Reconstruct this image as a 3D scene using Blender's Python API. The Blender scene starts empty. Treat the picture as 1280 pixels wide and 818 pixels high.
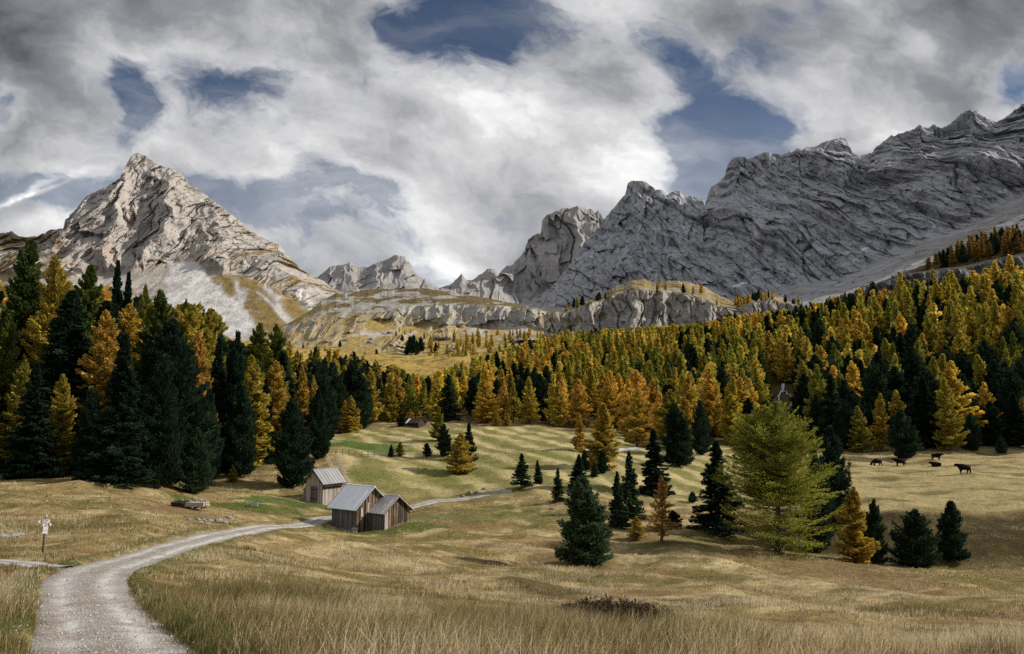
import bpy, math, random
import numpy as np
from math import radians, sin, cos, tan, atan, atan2, pi

random.seed(7)
RNG = np.random.default_rng(11)
SC = bpy.context.scene
COL = SC.collection

# ------------------------------------------------------------------ camera
LENS = 28.0
F = 1280.0 * LENS / 36.0            # focal length in photograph pixels
PITCH = radians(6.4)
CP, SP = cos(PITCH), sin(PITCH)
cam_data = bpy.data.cameras.new("camera")
cam_data.lens = LENS
cam_data.sensor_width = 36.0
cam_data.clip_start = 0.1
cam_data.clip_end = 20000.0
cam = bpy.data.objects.new("camera", cam_data)
COL.objects.link(cam)
cam.location = (0, 0, 0)
cam.rotation_euler = (radians(90) + PITCH, 0, 0)
SC.camera = cam

# ------------------------------------------------------------------ render settings
SC.view_settings.view_transform = 'Standard'
SC.view_settings.look = 'None'
SC.view_settings.exposure = 0.32
SC.view_settings.gamma = 1.0
SC.render.engine = 'CYCLES'
SC.cycles.max_bounces = 5
SC.cycles.diffuse_bounces = 3
SC.cycles.glossy_bounces = 2
SC.cycles.transmission_bounces = 3
SC.cycles.transparent_max_bounces = 6
SC.cycles.caustics_reflective = False
SC.cycles.caustics_refractive = False
SC.cycles.use_denoising = False
SC.cycles.sample_clamp_indirect = 4.0

# ------------------------------------------------------------------ sun and sky
SUN_AZ, SUN_EL = radians(82), radians(31)      # azimuth measured from the view axis towards the right
SUN_DIR = (sin(SUN_AZ) * cos(SUN_EL), cos(SUN_AZ) * cos(SUN_EL), sin(SUN_EL))
sun_data = bpy.data.lights.new("sun", 'SUN')
sun_data.energy = 4.0
sun_data.angle = radians(2.0)
sun_data.color = (1.0, 0.92, 0.80)
sun = bpy.data.objects.new("sun", sun_data)
COL.objects.link(sun)
sun.rotation_euler = (radians(90) - SUN_EL, 0, pi - SUN_AZ)   # light travels from the sun's direction


def at(px, py, D):
    """World point that the photograph shows at pixel (px, py), D metres ahead."""
    xc = (np.asarray(px, float) - 640.0) / F
    yc = (409.0 - np.asarray(py, float)) / F
    dy = CP - yc * SP
    dz = SP + yc * CP
    k = D / dy
    return xc * k, np.asarray(D, float) + 0 * xc, dz * k


def project(x, y, z):
    dep = y * CP + z * SP
    yc = (z * CP - y * SP) / dep
    return 640.0 + F * x / dep, 409.0 - F * yc, dep


class NT:
    """Small helper to write node trees."""
    def __init__(self, tree):
        self.t = tree
        self.n = tree.nodes
        self.l = tree.links

    def node(self, typ, **kw):
        nd = self.n.new(typ)
        for k, v in kw.items():
            setattr(nd, k, v)
        return nd

    def link(self, a, b):
        self.l.new(a, b)

    def _in(self, sock, v):
        if hasattr(v, 'links'):
            self.l.new(v, sock)
        elif v is not None:
            if isinstance(v, (tuple, list)) and len(v) == 3 and sock.type == 'RGBA':
                v = (*v, 1)
            sock.default_value = v

    def math(self, op, a, b=None, c=None, clamp=False):
        nd = self.node('ShaderNodeMath', operation=op)
        nd.use_clamp = clamp
        self._in(nd.inputs[0], a)
        if b is not None:
            self._in(nd.inputs[1], b)
        if c is not None:
            self._in(nd.inputs[2], c)
        return nd.outputs[0]

    def mix(self, fac, a, b, blend='MIX'):
        nd = self.node('ShaderNodeMix', data_type='RGBA', blend_type=blend)
        self._in(nd.inputs[0], fac)
        self._in(nd.inputs[6], a)
        self._in(nd.inputs[7], b)
        return nd.outputs[2]

    def ramp(self, fac, stops, interp='LINEAR'):
        nd = self.node('ShaderNodeValToRGB')
        cr = nd.color_ramp
        cr.interpolation = interp
        while len(cr.elements) < len(stops):
            cr.elements.new(0.5)
        for e, (p, c) in zip(cr.elements, stops):
            e.position = p
            e.color = (*c, 1) if not isinstance(c, (int, float)) else (c, c, c, 1)
        self._in(nd.inputs[0], fac)
        return nd.outputs[0]

    def noise(self, vec, scale, detail=4.0, rough=0.55, dist=0.0, typ=None):
        nd = self.node('ShaderNodeTexNoise')
        if typ:
            nd.noise_type = typ
        self._in(nd.inputs['Vector'], vec)
        nd.inputs['Scale'].default_value = scale
        nd.inputs['Detail'].default_value = detail
        nd.inputs['Roughness'].default_value = rough
        nd.inputs['Distortion'].default_value = dist
        return nd.outputs[0]

    def mapping(self, vec, scale=(1, 1, 1), rot=(0, 0, 0), loc=(0, 0, 0)):
        nd = self.node('ShaderNodeMapping')
        self._in(nd.inputs[0], vec)
        nd.inputs['Scale'].default_value = scale
        nd.inputs['Rotation'].default_value = rot
        nd.inputs['Location'].default_value = loc
        return nd.outputs[0]

    def smooth(self, v, lo, hi):
        nd = self.node('ShaderNodeMapRange', interpolation_type='SMOOTHSTEP')
        self._in(nd.inputs[0], v)
        nd.inputs[1].default_value = lo
        nd.inputs[2].default_value = hi
        return nd.outputs[0]

    def attr(self, name, typ='GEOMETRY', out='Fac'):
        nd = self.node('ShaderNodeAttribute', attribute_type=typ, attribute_name=name)
        return nd.outputs[out]


def build_world():
    w = bpy.data.worlds.new("World")
    SC.world = w
    w.use_nodes = True
    t = NT(w.node_tree)
    t.n.clear()
    out = t.node('ShaderNodeOutputWorld')
    sky = t.node('ShaderNodeTexSky', sky_type='NISHITA')
    sky.sun_disc = False
    sky.sun_elevation = SUN_EL
    sky.sun_rotation = SUN_AZ
    sky.altitude = 2600
    sky.air_density = 1.0
    sky.dust_density = 0.35
    sky.ozone_density = 3.2
    bg1 = t.node('ShaderNodeBackground')
    hsv = t.node('ShaderNodeHueSaturation')
    hsv.inputs['Saturation'].default_value = 0.92
    t.link(sky.outputs[0], hsv.inputs['Color'])
    t.link(hsv.outputs[0], bg1.inputs[0])
    bg1.inputs[1].default_value = 0.05
    tc = t.node('ShaderNodeTexCoord')
    sep = t.node('ShaderNodeSeparateXYZ')
    t.link(tc.outputs['Generated'], sep.inputs[0])
    X, Y, Z = sep.outputs
    Ys = t.math('MAXIMUM', Y, 0.16)
    u = t.math('DIVIDE', X, Ys)
    v = t.math('DIVIDE', Z, Ys)

    def pq(px, py):
        x, y, z = at(px, py, 1.0)
        return float(x), float(z)

    def blob(px, py, rx, ry, rot=0.0, torn=False):
        cx, cy = pq(px, py)
        du = t.math('SUBTRACT', WU if torn else u, cx)
        dv = t.math('SUBTRACT', WV if torn else v, cy)
        if rot:
            c, s = cos(rot), sin(rot)
            a = t.math('MULTIPLY_ADD', dv, s, t.math('MULTIPLY', du, c))
            b = t.math('MULTIPLY_ADD', dv, c, t.math('MULTIPLY', du, -s))
            du, dv = a, b
        a = t.math('MULTIPLY', du, F / rx)
        b = t.math('MULTIPLY', dv, F / ry)
        r2 = t.math('MULTIPLY_ADD', a, a, t.math('MULTIPLY', b, b))
        return t.math('POWER', 2.718, t.math('MULTIPLY', r2, -1.0))

    def total(lst, torn=False):
        acc = None
        for (px, py, rx, ry, rot, wgt) in lst:
            b = blob(px, py, rx, ry, rot, torn)
            acc = t.math('MULTIPLY', b, wgt) if acc is None else t.math('MULTIPLY_ADD', b, wgt, acc)
        return acc

    # clear patches between the clouds (by direction in the sky) and thick spots
    holes = [(600, 22, 100, 50, 0, 1.35), (150, 120, 60, 60, .4, 0.95), (290, 112, 85, 46, -.3, 0.72),
             (290, 244, 140, 30, -.15, 0.66), (430, 222, 80, 26, -0.4, .62), (50, 240, 120, 32, 0, 0.85), (0, 140, 24, 30, 0, .8),
             (845, 80, 80, 46, -0.5, 0.85), (905, 170, 130, 50, 0.1, 1.05), (890, 225, 80, 34, .3, 0.8), (1085, 172, 60, 20, .2, .7),
             (1275, 130, 60, 28, .3, .8), (500, 25, 40, 20, 0, .4)]
    # soft lookup coordinate for the vapour: flattened towards the horizon, and torn by two scales of turbulence
    comb = t.node('ShaderNodeCombineXYZ')
    t._in(comb.inputs[0], t.math('MULTIPLY_ADD', v, 0.35, u))
    t._in(comb.inputs[1], t.math('MULTIPLY', v, 1.35))
    comb.inputs[2].default_value = 3.7

    def warped(vec, scale, amp, detail):
        w_ = t.node('ShaderNodeTexNoise')
        w_.inputs['Scale'].default_value = scale
        w_.inputs['Detail'].default_value = detail
        w_.inputs['Roughness'].default_value = 0.6
        t.link(vec, w_.inputs['Vector'])
        s_ = t.node('ShaderNodeVectorMath', operation='SUBTRACT')
        t.link(w_.outputs['Color'], s_.inputs[0])
        s_.inputs[1].default_value = (0.5, 0.5, 0.5)
        m_ = t.node('ShaderNodeVectorMath', operation='MULTIPLY_ADD')
        t.link(s_.outputs[0], m_.inputs[0])
        m_.inputs[1].default_value = (amp, amp, 0.0)
        t.link(vec, m_.inputs[2])
        return m_.outputs[0]
    P0 = warped(comb.outputs[0], 4.0, 0.14, 5)
    P = warped(P0, 15.0, 0.028, 6)
    sp = t.node('ShaderNodeSeparateXYZ')
    t.link(P, sp.inputs[0])
    WV = t.math('DIVIDE', sp.outputs[1], 1.35)
    WU = t.math('MULTIPLY_ADD', WV, -0.35, sp.outputs[0])
    n1 = t.noise(P, 2.7, 11, 0.58)
    n2 = t.noise(P, 11.0, 9, 0.64, 0.3)
    nn = t.math('MULTIPLY_ADD', n2, 0.42, n1)             # about 0.71 mean
    cov = t.math('MULTIPLY_ADD', t.math('SUBTRACT', nn, 0.71), 1.5, 0.82)
    dens_raw = t.math('SUBTRACT', cov, t.math('MULTIPLY', total(holes, True), 0.47))
    dens = t.smooth(dens_raw, 0.46, 0.80)
    # thin high veil
    veil = t.smooth(t.noise(t.mapping(P, (1.2, 5.0, 1), (0, 0, .2)), 2.4, 6, 0.6), 0.38, 0.85)
    veil = t.math('MULTIPLY', veil, 0.42)
    low = t.smooth(v, 0.46, 0.20)
    veil = t.math('ADD', veil, t.math('MULTIPLY', low, 0.34))
    trail = t.math('ADD', t.math('MULTIPLY', blob(35, 246, 62, 5.0, radians(22)), 0.95), t.math('MULTIPLY', blob(493, 12, 40, 3.5, radians(20)), .4))
    dens = t.math('MAXIMUM', dens, veil)
    dens = t.math('MAXIMUM', dens, trail, clamp=True)
    # brightness: sunlit thin parts, grey thick undersides
    lights = [(600, 210, 230, 80, 0, .13), (770, 215, 90, 45, 0, .12), (430, 120, 300, 60, 0, .12), (60, 285, 70, 18, 0, .3), (35, 246, 60, 6, radians(22), .5), (1140, 62, 30, 26, 0, .28),
              (550, 335, 50, 22, 0, .25), (1190, 10, 260, 85, .1, -.32), (20, 10, 190, 95, 0, -.30), (900, 10, 160, 40, 0, -.08), (1010, 110, 160, 50, 0, .05)]
    core = t.smooth(dens_raw, 0.62, 1.05)
    n3 = t.noise(t.mapping(P, (1, 1, 1), (0, 0, 0), (0.06, -0.05, 0.3)), 5.2, 7, 0.58)
    br = t.math('ADD', t.math('MULTIPLY', core, -0.16), 0.56)
    br = t.math('MULTIPLY_ADD', t.math('SUBTRACT', n3, 0.5), 1.15, br)
    br = t.math('ADD', br, total(lights, True), clamp=True)
    ccol = t.ramp(br, [(0.0, (0.055, 0.058, 0.066)), (0.35, (0.20, 0.205, 0.22)), (0.65, (0.47, 0.47, 0.475)), (1.0, (0.95, 0.94, 0.92))])
    bg2 = t.node('ShaderNodeBackground')
    t._in(bg2.inputs[0], ccol)
    bg2.inputs[1].default_value = 1.2
    mx = t.node('ShaderNodeMixShader')
    t._in(mx.inputs[0], dens)
    t.link(bg1.outputs[0], mx.inputs[1])
    t.link(bg2.outputs[0], mx.inputs[2])
    t.link(mx.outputs[0], out.inputs[0])
    w.cycles.sampling_method = 'MANUAL'
    w.cycles.sample_map_resolution = 512


build_world()


# ------------------------------------------------------------------ helpers
def tag(o, label=None, cat=None, group=None, kind=None):
    if label:
        o['label'] = label
    if cat:
        o['category'] = cat
    if group:
        o['group'] = group
    if kind:
        o['kind'] = kind
    return o


def empty(name, loc, rz=0.0):
    o = bpy.data.objects.new(name, None)
    o.empty_display_size = 0.3
    o.location = loc
    o.rotation_euler = (0, 0, rz)
    COL.objects.link(o)
    return o


def np_mesh(name, verts, faces, smooth=False):
    """verts (N,3); faces: list of int arrays (k,3) or (k,4)."""
    me = bpy.data.meshes.new(name)
    verts = np.asarray(verts, np.float32)
    if not isinstance(faces, (list, tuple)):
        faces = [faces]
    loops = np.concatenate([np.asarray(f, np.int32).ravel() for f in faces])
    totals = np.concatenate([np.full(len(f), np.asarray(f).shape[1], np.int32) for f in faces])
    starts = np.concatenate([[0], np.cumsum(totals)[:-1]]).astype(np.int32)
    me.vertices.add(len(verts))
    me.vertices.foreach_set('co', verts.ravel())
    me.loops.add(len(loops))
    me.loops.foreach_set('vertex_index', loops)
    me.polygons.add(len(totals))
    me.polygons.foreach_set('loop_start', starts)
    me.polygons.foreach_set('loop_total', totals)
    me.polygons.foreach_set('use_smooth', np.full(len(totals), smooth, bool))
    me.update(calc_edges=True)
    return me


def vattr(me, name, vals, dom='POINT'):
    a = me.attributes.new(name, 'FLOAT', dom)
    a.data.foreach_set('value', np.asarray(vals, np.float32).ravel())


def vcolor(me, name, rgb, dom='POINT'):
    a = me.attributes.new(name, 'FLOAT_COLOR', dom)
    rgba = np.ones((len(rgb), 4), np.float32)
    rgba[:, :3] = rgb
    a.data.foreach_set('color', rgba.ravel())


def link_obj(name, me, mat=None, parent=None):
    o = bpy.data.objects.new(name, me)
    if mat:
        for m in (mat if isinstance(mat, (list, tuple)) else [mat]):
            if len(me.materials) < (len(mat) if isinstance(mat, (list, tuple)) else 1):
                me.materials.append(m)
    COL.objects.link(o)
    if parent:
        o.parent = parent
    return o


def grid_faces(nr, nc):
    i = np.arange(nr * nc).reshape(nr, nc)
    return np.stack([i[:-1, :-1], i[:-1, 1:], i[1:, 1:], i[1:, :-1]], -1).reshape(-1, 4)


_perm = np.random.default_rng(5).permutation(256)
_perm = np.concatenate([_perm, _perm, _perm])
_grad = np.random.default_rng(6).normal(size=(256, 3))
_grad /= np.linalg.norm(_grad, axis=1)[:, None]


def pn(x, y, z=0.0):
    """Perlin gradient noise, about -0.7..0.7."""
    x, y, z = np.broadcast_arrays(np.asarray(x, float), np.asarray(y, float), np.asarray(z, float))
    xi, yi, zi = np.floor(x).astype(int), np.floor(y).astype(int), np.floor(z).astype(int)
    xf, yf, zf = x - xi, y - yi, z - zi
    xi &= 255
    yi &= 255
    zi &= 255
    fu, fv, fw = (t * t * t * (t * (t * 6 - 15) + 10) for t in (xf, yf, zf))
    out = 0
    for dx in (0, 1):
        wx = fu if dx else 1 - fu
        for dy in (0, 1):
            wy = fv if dy else 1 - fv
            for dz in (0, 1):
                wz = fw if dz else 1 - fw
                h = _perm[_perm[_perm[xi + dx] + yi + dy] + zi + dz]
                g = _grad[h]
                out = out + wx * wy * wz * (g[..., 0] * (xf - dx) + g[..., 1] * (yf - dy) + g[..., 2] * (zf - dz))
    return out * 1.5


def fbm(x, y, z=0.0, oct=4, gain=0.5, lac=2.03):
    a, s = 1.0, 0
    for i in range(oct):
        s = s + a * pn(x + 17.3 * i, y - 9.1 * i, z + 4.7 * i)
        a *= gain
        x, y, z = x * lac, y * lac, z * lac
    return s


def ridged(x, y, z=0.0, oct=5, gain=0.5, lac=2.07):
    a, s, prev = 1.0, 0, 1.0
    for i in range(oct):
        n = 1 - np.abs(pn(x + 13.1 * i, y + 7.7 * i, z - 3.3 * i)) * 1.6
        n = np.clip(n, 0, 1) ** 2
        s = s + a * n * prev
        prev = np.clip(n * 1.4, 0, 1)
        a *= gain
        x, y, z = x * lac, y * lac, z * lac
    return s


def sstep(v, lo, hi):
    t = np.clip((np.asarray(v, float) - lo) / (hi - lo), 0, 1)
    return t * t * (3 - 2 * t)


def material(name):
    m = bpy.data.materials.new(name)
    m.use_nodes = True
    t = NT(m.node_tree)
    t.n.clear()
    out = t.node('ShaderNodeOutputMaterial')
    b = t.node('ShaderNodeBsdfPrincipled')
    b.inputs['Roughness'].default_value = 0.85
    b.inputs['Specular IOR Level'].default_value = 0.2
    t.link(b.outputs[0], out.inputs[0])
    return m, t, b, out


def bump(t, b, height, strength, dist):
    nd = t.node('ShaderNodeBump')
    nd.inputs['Strength'].default_value = strength
    nd.inputs['Distance'].default_value = dist
    t._in(nd.inputs['Height'], height)
    t.link(nd.outputs[0], b.inputs['Normal'])
# ------------------------------------------------------------------ the valley floor: a smooth surface through surveyed points
SURVEY = {
    -60: [(13, 806), (19, 765), (27, 727), (36, 698), (45, 676), (70, 630), (88, 605), (110, 578), (150, 535), (250, 465), (350, 425), (500, 395)],
    100: [(13, 820), (19, 766), (27, 724), (32, 710), (40, 693), (55, 660), (70, 634), (88, 608), (110, 582), (150, 538), (250, 470), (350, 430), (500, 400)],
    260: [(13, 823), (19, 783), (27, 741), (35, 714), (45, 690), (57, 669), (70, 653), (85, 639), (100, 625), (118, 602), (135, 580), (190, 535), (250, 503), (350, 466), (500, 430)],
    420: [(13, 826), (19, 790), (27, 757), (45, 713), (60, 691), (80, 670), (92, 660), (100, 647), (112, 631), (125, 603), (140, 574), (165, 556), (190, 546), (220, 537), (250, 527), (330, 503), (450, 463), (540, 442)],
    560: [(13, 829), (25, 779), (45, 726), (60, 703), (80, 680), (95, 655), (115, 628), (140, 592), (165, 565), (190, 549), (230, 533), (300, 513), (400, 482), (540, 447)],
    700: [(13, 831), (25, 785), (45, 740), (60, 720), (70, 713), (85, 678), (100, 645), (125, 603), (160, 568), (200, 545), (230, 536), (300, 500), (400, 464), (500, 438), (540, 436)],
    850: [(13, 833), (25, 793), (45, 752), (60, 724), (80, 690), (100, 657), (125, 620), (150, 590), (190, 563), (230, 546), (300, 508), (400, 465), (500, 430), (540, 428)],
    1000: [(13, 835), (25, 803), (45, 757), (60, 735), (80, 699), (92, 686), (99, 662), (106, 641), (125, 616), (146, 593), (185, 568), (230, 540), (300, 492), (400, 440), (500, 404), (540, 402)],
    1150: [(13, 838), (25, 808), (45, 767), (60, 742), (80, 714), (92, 700), (98, 668), (106, 641), (125, 613), (146, 591), (185, 566), (230, 528), (300, 465), (400, 394), (440, 370), (458, 346), (500, 336), (540, 338)],
    1300: [(13, 840), (25, 814), (45, 772), (60, 747), (80, 719), (92, 703), (98, 670), (106, 642), (125, 614), (146, 592), (185, 567), (230, 510), (300, 432), (400, 358), (440, 344), (458, 314), (500, 300), (540, 301)],
}
_cp = []
for _px, _row in SURVEY.items():
    for _D, _py in _row:
        _x, _y, _z = at(_px, _py, _D)
        _cp.append((float(_x) / _D, math.log(_D), float(_z) / _D))
for _a in (-0.75, -0.4, -0.1, 0.2, 0.5, 0.8):
    for _D, _z in ((1.2, -1.75), (2.5, -1.95), (5, -2.45)):
        _cp.append((_a, math.log(_D), _z / _D))
_cp = np.array(_cp)
_KA, _KD = 3.2, 3.0


def _phi(r2):
    return 0.5 * r2 * np.log(r2 + 1e-9)


def _fit():
    p = np.stack([_cp[:, 0] * _KA, _cp[:, 1] * _KD], 1)
    d2 = ((p[:, None] - p[None]) ** 2).sum(-1)
    n = len(p)
    K = _phi(d2) + np.eye(n) * 0.002
    P = np.concatenate([np.ones((n, 1)), p], 1)
    A = np.zeros((n + 3, n + 3))
    A[:n, :n] = K
    A[:n, n:] = P
    A[n:, :n] = P.T
    return p, np.linalg.solve(A, np.concatenate([_cp[:, 2], np.zeros(3)]))


_TP, _TW = _fit()


def _tan_base(a, D):
    a = np.clip(np.asarray(a, float), -0.82, 0.84)
    shp = np.broadcast(a, D).shape
    q = np.stack([np.broadcast_to(a, shp).ravel() * _KA, np.log(np.broadcast_to(D, shp).ravel()) * _KD], 1)
    out = np.empty(len(q))
    n = len(_TP)
    for i in range(0, len(q), 40000):
        c = q[i:i + 40000]
        d2 = ((c[:, None, :] - _TP[None]) ** 2).sum(-1)
        out[i:i + 40000] = _phi(d2) @ _TW[:n] + _TW[n] + c @ _TW[n + 1:]
    return out.reshape(shp)


def ground_z(x, y, detail=True):
    x, y = np.asarray(x, float), np.maximum(np.asarray(y, float), 1.2)
    z = _tan_base(x / y, y) * y
    if detail:
        far = sstep(y, 25, 60)
        z = z + far * 0.75 * fbm(x / 13, y / 9, 1.3, 3) + sstep(y, 8, 20) * 0.13 * fbm(x / 3.6, y / 3.1, 5.2, 3) * (0.5 + 0.5 * far)
        z = z + sstep(y, 110, 180) * 0.45 * fbm(x / 22, y / 14, 8.8, 3)
        z = z + sstep(y, 200, 300) * 2.0 * fbm(x / 45, y / 35, 2.8, 4)
        # long grassy swells crossing the near pasture
        for pth, hh, ww in SWELLS:
            dd = path_dist(x, y, pth).reshape(np.shape(x)) if np.ndim(x) else float(path_dist(np.array([x]), np.array([y]), pth)[0])
            z = z + hh * np.exp(-(dd / ww) ** 2)
    return z


def _swell(lst):
    return np.array([(a_, d_) for a_, d_ in lst], float)


SWELLS = []


def ground_px(px, D, detail=True):
    """Ground point seen in pixel column px, D metres ahead."""
    xc = (px - 640.0) / F
    x = xc * D
    for _ in range(4):
        z = float(ground_z(x, D, detail))
        x = xc * (D * CP + z * SP)
    return x, D, z


_scanD = np.exp(np.linspace(math.log(10), math.log(520), 260))


def ground_at(px, py, lo=10, hi=520):
    """First ground point along the column px that projects at height py."""
    xc = (px - 640.0) / F
    D = _scanD[(_scanD >= lo) & (_scanD <= hi)]
    x = xc * D
    z = ground_z(x, D)
    x = xc * (D * CP + z * SP)
    z = ground_z(x, D)
    p = project(x, D, z)[1]
    k = np.nonzero(p <= py)[0]
    i = k[0] if len(k) else int(np.argmin(abs(p - py)))
    return float(x[i]), float(D[i]), float(z[i])


# ------------------------------------------------------------------ roads (survey points: pixel column, row kept for reference, distance)
def smooth_path(pts, step):
    pts = np.array(pts, float)
    d = np.concatenate([[0], np.cumsum(np.linalg.norm(np.diff(pts, axis=0), axis=1))])
    n = int(d[-1] / step) + 2
    s = np.linspace(0, d[-1], n)
    out = np.stack([np.interp(s, d, pts[:, k]) for k in range(pts.shape[1])], 1)
    for _ in range(int(2.2 / step)):
        out[1:-1] = (out[:-2] + 2 * out[1:-1] + out[2:]) / 4
    return out


def px_path(lst, step=0.25):
    return smooth_path([ground_px(p, d, False)[:2] for p, d in lst], step)


ROAD = px_path([(158, 5), (154, 9), (145, 13), (138, 15.5), (123, 19), (109, 23), (106, 27), (124, 32), (160, 37.5), (215, 46), (272, 58), (335, 79), (403, 99), (460, 105)] + [(p, ground_at(p, q, 90, 150)[1]) for p, q in ((512, 632), (545, 628), (575, 623), (600, 618), (620, 614), (640, 611))])
SWELLS.append((px_path([(640, 79), (760, 74), (890, 69), (990, 60), (1120, 55), (1290, 52)], .5), 0.55, 3.2))
SWELLS.append((px_path([(745, 60), (805, 56), (880, 49), (960, 41), (1040, 37)], .5), 0.45, 2.2))
SWELLS.append((px_path([(400, 62), (500, 57), (600, 50), (690, 43)], .5), 0.40, 3.0))
SIDE = px_path([(-120, 38), (-40, 36.5), (0, 35.5), (30, 34), (64, 32.2)])


def path_dist(x, y, path):
    x, y = np.asarray(x, float).ravel(), np.asarray(y, float).ravel()
    d = np.full(len(x), 1e9)
    lo, hi = path.min(0) - 6, path.max(0) + 6
    m = np.nonzero((x > lo[0]) & (x < hi[0]) & (y > lo[1]) & (y < hi[1]))[0]
    pp = path[::2]
    for i in range(0, len(m), 20000):
        k = m[i:i + 20000]
        d[k] = np.sqrt(((x[k, None] - pp[None, :, 0]) ** 2 + (y[k, None] - pp[None, :, 1]) ** 2).min(1))
    return d


def road_half(x, y):
    return 1.2 + 0.16 * pn(np.asarray(x) / 2.2, np.asarray(y) / 2.2, 3.1) + 0.10 * pn(np.asarray(x) / .6, np.asarray(y) / .6, 9.1)


def land_z(x, y):
    """Final ground height, the road bed carved a little into it."""
    shp = np.broadcast(x, y).shape
    x, y = np.broadcast_to(x, shp).astype(float).ravel(), np.broadcast_to(y, shp).astype(float).ravel()
    z = ground_z(x, y)
    dr, ds = path_dist(x, y, ROAD), path_dist(x, y, SIDE)
    nr = dr < 6
    if nr.any():
        zs = ground_z(x[nr], y[nr], False)
        k = 1 - sstep(dr[nr], 1.6, 4.5)
        z[nr] = z[nr] * (1 - k) + zs * k - 0.14 * (1 - sstep(dr[nr], 1.08, 1.45)) + 0.10 * np.exp(-((dr[nr] - 1.75) / 0.4) ** 2)
    ns = ds < 4
    if ns.any():
        z[ns] = z[ns] - 0.12 * (1 - sstep(ds[ns], 0.8, 1.2))
    return z.reshape(shp)


def lerp3(a, b, t):
    return a * (1 - t)[:, None] + np.asarray(b, float)[None] * t[:, None]


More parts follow.
